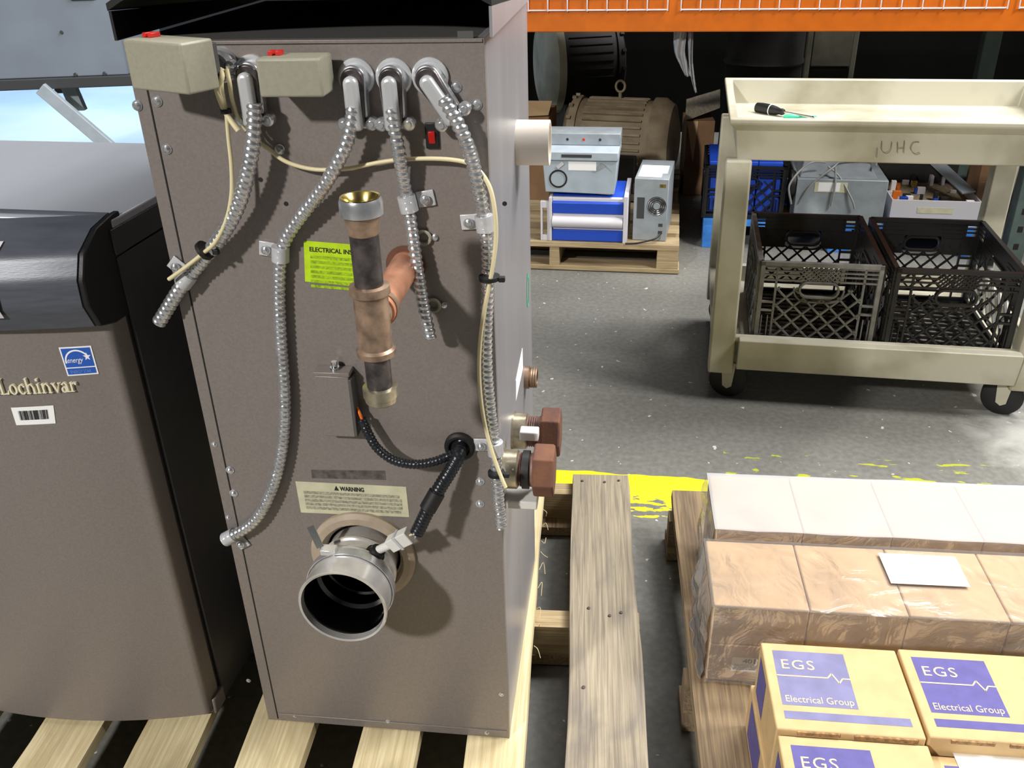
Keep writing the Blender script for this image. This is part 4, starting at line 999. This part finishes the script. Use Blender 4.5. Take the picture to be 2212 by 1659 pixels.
# ================================================================== RACK
rk = Frame(0.1, 3.9, 11.0)
RX0, RX1 = -0.62, 2.95
rt_ = thing('pallet_rack', 'orange pallet rack beam with white wire decking across the aisle', 'rack', rk)
zb0 = rk.F(1600, 69, 0).z
MB().box(RX0, RX1, 0, .045, zb0, zb0 + .125).build('beam', 'orange_paint', rt_, .004)
MB().box(RX0, RX1, 1.02, 1.065, zb0, zb0 + .125).build('beam', 'orange_paint', rt_, .004)
MB().box(RX0, RX1, .05, 1.015, zb0 + .100, zb0 + .112).build('shade_deck_sheet', 'wood_brown', rt_)  # unseen sheet added on the deck to shade the bay below
for x in (RX0 - .08, RX1):
    for y in (0, .985):
        MB().box(x, x + .08, y, y + .08, 0, 2.4).build('upright', 'upright_green', rt_, .004)
xu = rk.F(2188, 470, .05).x
for y in (.047, .94):
    up_ = MB().box(xu, xu + .075, y, y + .07, 0, 2.4).build('upright', 'upright_green', rt_, .004)
    if y > .5: continue
    sl0 = MB().box(.028, .048, -.0008, .001, 0, .025).build('slot', 'seam', up_); sl0.location = (xu, y, .06)
    for k in range(1, 14): link_copy(sl0, up_, (xu, y, .06 + k*.075))
def mesh_panel(x0, x1):
    b = MB(); zl = rk.F(1600, 20, 0).z; y = -.006; r = .0032
    b.tube([(x0, y, zl), (x1, y, zl)], r, 6); b.tube([(x0, y - .001, zb0 + .131), (x1, y - .001, zb0 + .131)], r, 6)
    n_ = int((x1 - x0)/.0735)
    for k in range(n_ + 1):
        x = x0 + (x1 - x0)*k/n_
        b.tube([(x, y - .005, zl - .003), (x, y - .005, zb0 + .131), (x, .95, zb0 + .131)], r*.9, 6)
    for k in range(1, 9): b.tube([(x0, k*.105, zb0 + .135), (x1, k*.105, zb0 + .135)], r*.9, 6)
    return tag(b.build('wire_deck', 'wire_white', rt_), kind='stuff')
m1, m2 = rk.F(1442, 20, 0).x, rk.F(1471, 20, 0).x
mesh_panel(m1 - 1.10, m1); mesh_panel(m2, m2 + 1.18); mesh_panel(m2 + 1.22, m2 + 2.3)

# ---- far pallet and what stands on it
fp_ = Frame(0.1, 3.634, 10)
ft = thing('pallet', 'wooden pallet on the floor under the rack with office machines', 'pallet', fp_)
FX0, FX1 = -.40, .612
for i, y in enumerate((0, .16, .32, .48)):
    board(MB(), y, y + .11, FX0, FX1, .105, .125, i*3 + 70, .003, along='x').build('deck_board', 'wood_x', ft, ang=50)
for x in (FX0, fp_.F(1186, 560, 0).x, FX1 - .09):
    board(MB(), x, x + (.09 if x > .4 else .044), .005, .585, .022, .1045, x*3 + 60, .003).build('stringer', 'wood_x', ft, ang=50)
for y in (0, .25, .48): MB().box(FX0, FX1 + .005, y, y + .10, .004, .0215).build('bottom_board', 'wood_x', ft, .001)
d0 = fp_.F(1190, 430, .02); d1 = fp_.F(1347, 515, .02)
dt = thing('laminator', 'blue and white desktop machine with carrying handles on the far pallet', 'machine', fp_, None, (d0.x, .02, .1255))
wD = d1.x - d0.x; hD = .195
MB().box(.004, wD - .004, .010, .26, 0, hD - .012).build('machine_body', 'device_white', dt, .002)
MB().prism([(.006, .006, hD*.62), (wD - .006, .006, hD*.62), (wD - .006, .0, hD*.86), (wD - .006, .05, hD), (wD - .006, .24, hD), (.006, .24, hD)][0:0] + [(.006, .004, hD*.60), (.006, .000, hD*.84), (.006, .05, hD), (.006, .24, hD), (.006, .24, hD*.60)], (wD - .012, 0, 0)).build('top_cover', 'device_blue', dt, .003)
MB().box(.006, wD - .006, .000, .24, .002, hD*.25).build('base_cover', 'device_blue', dt, .002)
MB().lathe((.006, .008, hD*.42), (1, 0, 0), [(0, .024), (wD - .012, .024)], 24).build('roller', 'device_white', dt)
MB().box(-.008, .004, -.006, .27, -.0, hD - .008).build('side_plate', 'device_white', dt, .002)
MB().box(wD - .004, wD + .014, -.012, .27, -.0, hD + .004).build('side_plate', 'device_white', dt, .002)
hb = MB(); 
for a in ((-.044, -.036, 0, hD*.86), (-.016, -.008, 0, hD*.86)): hb.box(a[0], a[1], .0, .02, a[2], a[3])
hb.box(-.0359, -.0161, .0, .02, hD*.72, hD*.86); hb.box(-.0359, -.0161, .0, .02, 0, hD*.12); hb.build('carry_handle', 'device_white', dt, .001)
MB().bar((wD*.52, .045, hD + .001), (wD*.80, .030, hD + .001), .012, .002, (0, 0, 1)).build('guide_pointer', 'paper', dt)
g0 = fp_.F(1172, 420, .03); g1 = fp_.F(1334, 352, .03); wG = g1.x - g0.x; z0G = .1255 + hD + .0048
gt = thing('label_printer', 'pale grey metal case with round black port stacked on the blue machine', 'machine', fp_, None, (g0.x, .03, z0G))
hG = .148
MB().hexa([(.012, 0, .006), (wG - .01, 0, 0), (wG - .01, .22, 0), (.012, .22, .006), (0, 0, hG), (wG, 0, hG - .012), (wG, .22, hG - .012), (0, .22, hG)]).build('case', 'device_grey', gt, .003)
MB().box(.0, wG + .003, -.010, .225, hG - .010, hG + .026).build('case_lid', 'device_grey', gt, .004)
MB().box(.0, wG + .004, .10, .225, hG + .0265, hG + .075).build('rear_housing', 'tower_grey', gt, .003)
for k, m in ((.30, 'ink'), (.52, 'red_plastic'), (.74, 'ink')): MB().lathe((wG*k, .101, hG + .05), (0, -1, 0), [(0, .006), (.004, .005)], 10).build('knob', m, gt)
MB().box(wG*.26, wG*.66, -.0115, -.0105, hG + .004, hG + .016).build('display_slot', 'tower_dark', gt)
MB().lathe((.065, .0005, .062), (0, -1, 0), [(0, .037), (.004, .037), (.004, .031), (-.0, .031)], 28).build('port', 'rubber', gt)
MB().box(wG*.35, wG*.72, -.0015, .0, hG*.66, hG*.90).build('notice', 'paper', gt)
MB().add([(wG*.78, -.0012, hG*.88), (wG*.86, -.0012, hG*.78), (wG*.70, -.0012, hG*.60), (wG*.66, -.0012, hG*.64), (wG*.96, -.0012, hG*.58)], [(0, 3, 2, 1), (0, 1, 4)]).build('emblem', 'tower_grey', gt)
MB().bar((.062, -.003, .108), (.085, -.006, .128), .014, .004, (0, 1, 0)).build('latch', 'device_white', gt)
t0 = fp_.F(1366, 510, .06); t1 = fp_.F(1441, 396, .06); wT = t1.x - t0.x + .008; hT = .262
tt_ = thing('computer_tower', 'grey metal computer tower showing fan grille on the far pallet', 'computer', fp_, None, (t0.x, .06, .1255), math.radians(-4))
MB().box(0, wT, 0, .30, 0, hT).build('case', 'tower_grey', tt_, .003)
fan = MB()
for r in (.012, .020, .028, .036): fan.tube([(wT*.68 + r*math.cos(a), -.002, hT*.57 + r*math.sin(a)) for a in [k*math.pi/12 for k in range(24)]], .0018, 5, closed=True)
MB().lathe((wT*.68, .0005, hT*.57), (0, -1, 0), [(0, .040), (.001, .040)], 28).build('fan_opening', 'tower_dark', tt_)
fan.build('fan_grille', 'chrome', tt_); MB().lathe((wT*.68, -.001, hT*.57), (0, -1, 0), [(0, .015), (.003, .013)], 20).build('fan_hub', 'tower_grey', tt_)
MB().box(wT*.10, wT*.32, -.001, .0005, hT*.36, hT*.70).build('power_inlet', 'tower_dark', tt_)
for k in (.12, .24): MB().box(wT*.76, wT*.88, -.0012, .0005, hT*k, hT*(k + .05)).build('connector', 'tower_dark', tt_)
MB().box(wT*.74, wT*.92, -.0012, .0005, hT*.87, hT*.92).build('connector', 'brass', tt_)
MB().tube(resample(catmull([(wT*.82, -.004, hT*.13), (wT*.70, -.03, .02), (wT*.2, -.05, .005), (-.03, -.065, .005)], 8), .01), .004, 6).build('power_cable', 'rubber', tt_)
o = MB().prism([(0, 0, 0), (.095, 0, 0), (.095, .06, 0), (.115, .06, 0), (.115, .18, 0), (0, .18, 0)], (0, 0, .0008)).build('paper_sheet', 'paper'); q = fp_.world((t0.x + .012, .085, .1255 + hT + .0006)); o.location = q; o.rotation_euler = (0, 0, -fp_.psi - math.radians(4)); tag(o, 'torn white paper sheet on top of the computer tower', 'paper')

# ---- crate stand, motors and cartons under the rack
def tmotor(name, label, fr, y, x0, x1, zc, r, m, fins, bellm, base_z, tilt=0.0, cowlm=None):
    t = thing(name, label, 'motor', fr, None, ((x0 + x1)/2, y, 0), math.radians(tilt)); w = (x1 - x0)/2
    bodyb = MB().lathe((-w*.72, 0, zc), (1, 0, 0), [(0, r*.90), (0, r*.95), (w*1.30, r*.95), (w*1.30, r*.9)], 40).build('motor_body', m, t)
    for k in range(22):
        a = math.radians(-20 + k*10.0); p0 = Vector((-w*.60, -math.cos(a)*r*.95, zc + math.sin(a)*r*.95)); p1 = p0 + Vector((w*1.05, 0, 0))
        MB().bar(p0, p1, .010 if fins else .006, .020 if fins else .014, (0, -math.cos(a), math.sin(a))).build('cooling_fin', m, t)
    MB().lathe((w*.58, 0, zc), (1, 0, 0), [(0, r*1.03), (w*.18, r*1.03), (w*.34, r*.88), (w*.42, r*.5), (w*.42, .03)], 40).build('end_bell', bellm, t)
    e = MB().lathe((-w*.72, 0, zc), (-1, 0, 0), [(0, r*1.0), (w*.14, r*1.0), (w*.24, r*.8), (w*.28, r*.3)], 40).build('fan_cowl', cowlm or bellm, t)
    for k in range(18):
        a = math.radians(20*k); p0 = Vector((-w*.84, math.cos(a)*r, zc + math.sin(a)*r)); MB().bar(p0, p0 + Vector((0, math.cos(a), math.sin(a)))*.012, .016, .02, (1, 0, 0)).build('cowl_tooth', cowlm or bellm, t)
    MB().box(w*.0, w*.42, -r*1.12, -r*.86, zc - r*.75, zc - r*.12).build('terminal_box', 'motor_dark', t, .006)
    MB().cyl((-w*.05, 0, zc + r*.9), (-w*.05, 0, zc + r*1.12), .008, n=10).build('eyebolt_shank', m, t)
    MB().tube([(-w*.05 + .022*math.cos(a), 0, zc + r*1.12 + .030 + .026*math.sin(a)) for a in [k*math.pi/10 for k in range(20)]], .006, 8, closed=True).build('eyebolt', m, t)
    for sx_ in (-.5, .45): MB().box(sx_*w - .03, sx_*w + .03, -r*.8, r*.8, base_z, zc - r*.72).build('motor_foot', m, t, .004)
    return t
YM = .64
a0 = rk.F(1212, 300, YM - .2).x; a1 = rk.F(1464, 300, YM - .2).x; zt1 = rk.F(1380, 212, YM).z
rM = .20; zcM = zt1 - rM
tmotor('electric_motor', 'dusty beige electric motor with eyebolt behind the office machines', rk, YM, a0, a1, zcM, rM, 'motor_paint', True, 'motor_paint', .126, -8)
pb = thing('pallet', 'low pallet hidden behind the office machines under the beige motor', 'pallet', rk)
for k in range(5): MB().box(a0 - .02, a1 + .02, YM - .22 + k*.11, YM - .14 + k*.11, .105, .125).build('deck_board', 'wood_brown', pb)
for x in (a0 - .02, (a0 + a1)/2 - .1, a1 - .03): MB().box(x, x + .05, YM - .22, YM + .38, .0, .1045).build('stringer', 'wood_brown', pb)
YM2 = 1.32
b0 = rk.F(1150, 120, YM2 - .2).x; b1 = rk.F(1330, 120, YM2 - .2).x
tmotor('electric_motor', 'big dark finned motor with pale end bell in the back of the rack bay', rk, YM2, b0, b1, .60, .25, 'motor_dark', False, 'motor_pale', .126, -158, 'motor_dark')
pb = thing('pallet', 'pallet deep in the rack bay under the dark motor', 'pallet', rk)
for k in range(5): MB().box(b0 - .2, b1 + .1, YM2 - .28 + k*.12, YM2 - .19 + k*.12, .105, .125).build('deck_board', 'wood_brown', pb)
for x in (b0 - .2, b1 - .2): MB().box(x, x + .05, YM2 - .28, YM2 + .30, .0, .1045).build('stringer', 'wood_brown', pb)
def rk_box(name, px0, px1, pyt, y, dep, m, label, cat, z0=0.0, py_ref=None, bev=.004, rz=0.0):
    A = rk.F(px0, pyt, y); B = rk.F(px1, pyt, y)
    t = thing(name, label, cat, rk, None, (A.x, y, z0), rz); w = B.x - A.x; h = (A.z + B.z)/2 - z0
    MB().box(0, w, 0, dep, 0, h).build('box_body', m, t, bev); return t, w, h
t, w, h = rk_box('cardboard_box', 1110, 1186, 250, .46, .26, 'cardboard_dark', 'brown cardboard box with open flap behind the white pipe stub', 'box')
MB().prism([(0, -.02, h), (w, -.02, h + .01), (w, .10, h + .05), (0, .10, h + .05)], (0, .002, -.003)).build('box_flap', 'cardboard', t)
t, w, h = rk_box('cardboard_box', 1484, 1546, 262, .90, .22, 'cardboard_dark', 'torn cardboard box with grey paper flap standing next to the beige motor', 'box', 0.0, rz=math.radians(6))
MB().prism([(-.01, .0, h), (w + .02, .02, h + .06), (w + .05, .28, h + .10), (.02, .28, h + .05)], (0, 0, .004)).build('box_flap', 'wood_grey', t)
MB().prism([(.0, -.004, h), (w*.4, -.004, h), (w*.30, -.004, h*.45)], (0, .003, 0)).build('torn_flap', 'cardboard', t)
# hanging film strips
for i, (pts, wv, lab) in enumerate((((( 1470, 60), (1468, 110), (1478, 140), (1486, 165)), .055, 'clear plastic wrap strip hanging from the rack beam, short and wide'), (((1492, 60), (1492, 130), (1497, 170), (1503, 200)), .022, 'clear plastic wrap strip hanging from the rack beam, long and narrow'))):
    P = catmull([rk.F(x, y, .09) for x, y in pts], 6); b = MB(); n_ = len(P) - 1
    b.grid(lambda u, v: (P[int(round(v*n_))].x + (u - .5)*wv*(1 - .6*v), .09 + .012*math.sin(u*9 + v*7), P[int(round(v*n_))].z), 8, n_)
    o = b.build('plastic_strip', 'film_strip', None, ang=180); sm = o.modifiers.new('solid', 'SOLIDIFY'); sm.thickness = .001
    o.location = rk.O; o.rotation_euler = (0, 0, -rk.psi); tag(o, lab, 'plastic film')
# things behind the cart
bp_ = thing('pallet', 'blue-painted pallet behind the utility cart', 'pallet', rk)
BX0 = rk.F(1516, 520, .12).x
for k in range(5): board(MB(), .10 + k*.15, .21 + k*.15, BX0, BX0 + 1.17, .105, .125, k + 90, .003, along='x').build('deck_board', 'pallet_blue' if k != 1 else 'wood_x', bp_, ang=50)
for x in (BX0, BX0 + .54, BX0 + 1.08): MB().box(x, x + .09, .10, .80, .0, .1045).build('stringer', 'pallet_blue', bp_, .002)
cx0 = rk.F(1522, 420, .14).x
crate(cx0, .14, .1255, .335, .36, .235, rk, 'black crate with blue parts on the blue pallet, lower of its stack', 'crate_plastic', 'stacked crates behind the cart')
crate(cx0 + .002, .142, .3625, .37, .36, .06, rk, 'shallow black crate holding blue bins, upper of its stack', 'crate_plastic', 'stacked crates behind the cart') if False else None
for k in range(3):
    t = thing('parts_bin', 'blue plastic parts bin in the stacked crate, %s' % ('nearest the corner post', 'the middle one', 'under the bin with the bright rim')[k], 'bin', rk, 'blue bins behind the cart', (cx0 + .014 + .104*k, .16, .140 + .0))
    MB().box(0, .098, 0, .30, 0, .215).build('bin_body', 'device_blue', t, .004); MB().box(-.002, .100, -.004, .304, .2155, .235).build('bin_rim', 'device_blue', t, .004)
e0 = rk.F(1716, 440, .10).x; e1 = rk.F(1912, 440, .10).x; ez = rk.F(1800, 388, .10).z
et = thing('power_supply', 'grey metal equipment box with coiled grey cables on top', 'equipment', rk, None, (e0, .10, .1255)); hE = ez - .1255
MB().box(.0, e1 - e0, 0, .34, 0, hE).build('case', 'tower_grey', et, .003)
MB().prism([(.01, .02, hE + .0005), (e1 - e0 - .04, .02, hE + .0005), (e1 - e0 - .07, .16, hE + .05), (.04, .16, hE + .05)], (0, .16, 0)).build('sloped_cover', 'tower_grey', et, .004)
MB().box((e1-e0)*.20, (e1-e0)*.56, -.001, .0, hE*.72, hE*.94).build('tape_label', 'label_cream', et); MB().box((e1-e0)*.24, (e1-e0)*.48, -.0014, -.0008, hE*.74, hE*.93).build('paper_label', 'paper', et)
MB().lathe((-.004, .05, hE*.82), (-1, .0, 0), [(0, .055), (.02, .06), (.022, .05)], 24).build('end_gasket', 'rubber', et)
we = e1 - e0
for pts in (((.02, -.004, hE*.5), (.06, -.01, hE*.9), (.14, .01, hE + .05), (.20, .10, hE + .07), (.32, .12, hE + .06), (we - .05, .06, hE + .045)), ((-.015, -.01, hE*.45), (-.03, -.012, hE*.9), (.04, .02, hE + .06), (.12, .05, hE + .06)), ((.12, .02, hE + .05), (.17, .01, hE + .01), (.23, -.012, hE*.6), (.25, -.012, hE*.35)), ((.15, .02, hE + .05), (.155, -.008, hE*.9), (.15, -.01, hE*.4))):
    MB().tube(resample(catmull(pts, 8), .01), .0042, 6).build('cable', 'cable_grey', et)
q0 = rk.F(1925, 445, .12).x; q1 = rk.F(2120, 445, .12).x; qz = rk.F(2030, 434, .12).z
ot = thing('open_chassis', 'open pale metal chassis filled with circuit boards behind the cart', 'equipment', rk, None, (q0, .12, .1255)); wO = q1 - q0; hO = qz - .1255
MB().box(0, wO, 0, .006, 0, hO).build('front_wall', 'device_white', ot, .001); MB().box(wO - .006, wO, .0065, .42, 0, hO).build('side_wall', 'device_white', ot, .001); MB().box(0, .006, .0065, .42, 0, hO).build('side_wall', 'device_white', ot, .001); MB().box(0, wO, .4205, .426, 0, hO + .09).build('back_wall', 'motor_dark', ot, .001)
MB().box(.007, wO - .007, .007, .42, hO - .045, hO - .040).build('circuit_board', 'board_tan', ot)
random.seed(11)
for k in range(26):
    x, y = random.uniform(.02, wO - .05), random.uniform(.015, .39); a, c_, hh_ = random.uniform(.01, .035), random.uniform(.008, .03), random.uniform(.012, .05)
    MB().box(x, x + a, y, y + c_, hO - .0395, hO - .0395 + hh_).build('component', random.choice(['paper', 'ink', 'device_blue', 'orange_wire', 'device_white', 'brass', 'tower_dark']), ot, .001)
MB().bar((wO*.62, .41, hO + .085), (wO - .03, .10, hO + .01), .06, .006, (0, -.3, 1)).build('side_rail', 'device_grey', ot)
MB().box(wO*.30, wO*.70, -.0012, 0, hO - .055, hO - .030).build('tape_label', 'label_cream', ot)
t, w, h = rk_box('cardboard_box', 2126, 2205, 340, .60, .20, 'cardboard_dark', 'tall brown cardboard box standing by the green rack upright', 'box')
for k in (.35, .62): MB().box(0, w, -.001, 0, h*k, h*k + .004).build('box_crease', 'cardboard_edge', t)
# pale folded panel deep in the bay
A = rk.F(1735, 165, 1.1); B = rk.F(1855, 70, 1.1)
t = thing('display_stand', 'pale panel stand in the dark back of the rack bay', 'stand', rk, None, (A.x, 1.1, 0)); w = B.x - A.x
MB().box(.03, w - .02, 0, .03, A.z + .05, A.z + .42).build('panel', 'motor_pale', t, .003)
for x in (0, w - .02): MB().box(x, x + .025, 0, .05, 0, A.z + .42).build('leg', 'motor_pale', t, .003)
MB().box(.026, w - .021, .005, .04, A.z - .10, A.z + .04).build('crossbar', 'motor_dark', t, .003)
A = rk.F(1600, 165, 1.2); t = thing('storage_drum', 'dark olive drum standing in the back of the rack bay', 'drum', rk, None, (A.x + .12, 1.35, 0))
MB().lathe((0, 0, 0), (0, 0, 1), [(0, .18), (0, .20), (.02, .205), (.3, .20), (.31, .21), (.33, .20), (.60, .20), (.61, .21), (.63, .20), (.86, .20), (.88, .21), (.88, .19), (.86, .18)], 36).build('drum_body', 'motor_dark', t)
MB().lathe((.12, 0, .8605), (0, 0, 1), [(0, .025), (.015, .025)], 16).build('bung', 'motor_dark', t)

# ================================================================== FAR LEFT: cabinet on legs and pale sheet standing for daylit floor
cb_f = Frame(-1.9, 4.0, -4)
z0c = cb_f.F(100, 192, 0).z; xr = cb_f.F(255, 60, 0).x
kt = thing('steel_cabinet', 'blue-grey steel cabinet raised on a splayed leg frame behind the boilers', 'cabinet', cb_f)
MB().box(xr - 1.25, xr, 0, .6, z0c + .045, z0c + .95).build('cabinet_body', 'cabinet_grey', kt, .004)
MB().box(xr - 1.25, xr + .02, -.012, .6, z0c, z0c + .0445).build('bottom_rail', 'cabinet_edge', kt, .004)
p = cb_f.F(133, 70, 0); MB().lathe((p.x, 0.001, p.z), (0, -1, 0), [(0, .008), (.006, .006)], 12).build('rivet', 'cabinet_edge', kt)
for q in ((163, 160), (226, 158)): p = cb_f.F(*q, 0); MB().lathe((p.x, .001, z0c + .052), (0, -1, 0), [(0, .010), (.006, .006)], 12).build('rivet', 'cabinet_edge', kt)
p = cb_f.F(180, 0, 0); MB().box(p.x - .05, p.x + .05, -.01, 0, p.z + .0, p.z + .06).build('handle', 'cabinet_edge', kt, .004)
A = cb_f.F(88, 190, -.02); B = cb_f.F(205, 290, -.02); dirn = (B - A)
MB().bar(A, A + dirn*(z0c/abs(dirn.z)), .055, .03, (0, 1, 0)).build('splayed_leg', 'device_grey', kt, .003)
MB().bar((xr - 1.2, .3, z0c), (xr - 1.4, .3, 0), .055, .03, (0, 1, 0)).build('splayed_leg', 'device_grey', kt, .003)
MB().bar((xr - .06, .58, z0c), (xr + .1, .58, 0), .055, .03, (0, 1, 0)).build('splayed_leg', 'device_grey', kt, .003)
A = cb_f.F(135, 198, .2); MB().box(A.x - .025, A.x + .025, .18, .22, z0c - .05, z0c - .0005).build('foot_bracket', 'cabinet_edge', kt)
A = cb_f.F(163, 205, .1); MB().hexa([(A.x - .03, .08, z0c - .11), (A.x + .03, .08, z0c - .11), (A.x + .03, .12, z0c - .11), (A.x - .03, .12, z0c - .11), (A.x - .05, .08, z0c - .0005), (A.x + .01, .08, z0c - .0005), (A.x + .01, .12, z0c - .0005), (A.x - .05, .12, z0c - .0005)]).build('foot_bracket', 'tower_grey', kt)
b = MB()  # sheet added to carry the brightness of daylit floor in its colour
def sheet(u, v):
    x, y = -7.2 + 5.6*u, 4.85 + 5.0*v; z = .006 + .02*abs(noise.noise(Vector((x*.7, y*.9, 2)))) + .012*abs(noise.noise(Vector((x*2.2, y*2.0, 5)))); return (x, y, z)
b.grid(sheet, 40, 40); o = b.build('daylight_sheet', 'daylight_blue', None, ang=60); tag(o, 'pale blue sheet added in place of daylit floor beyond the boilers', 'plastic sheet')
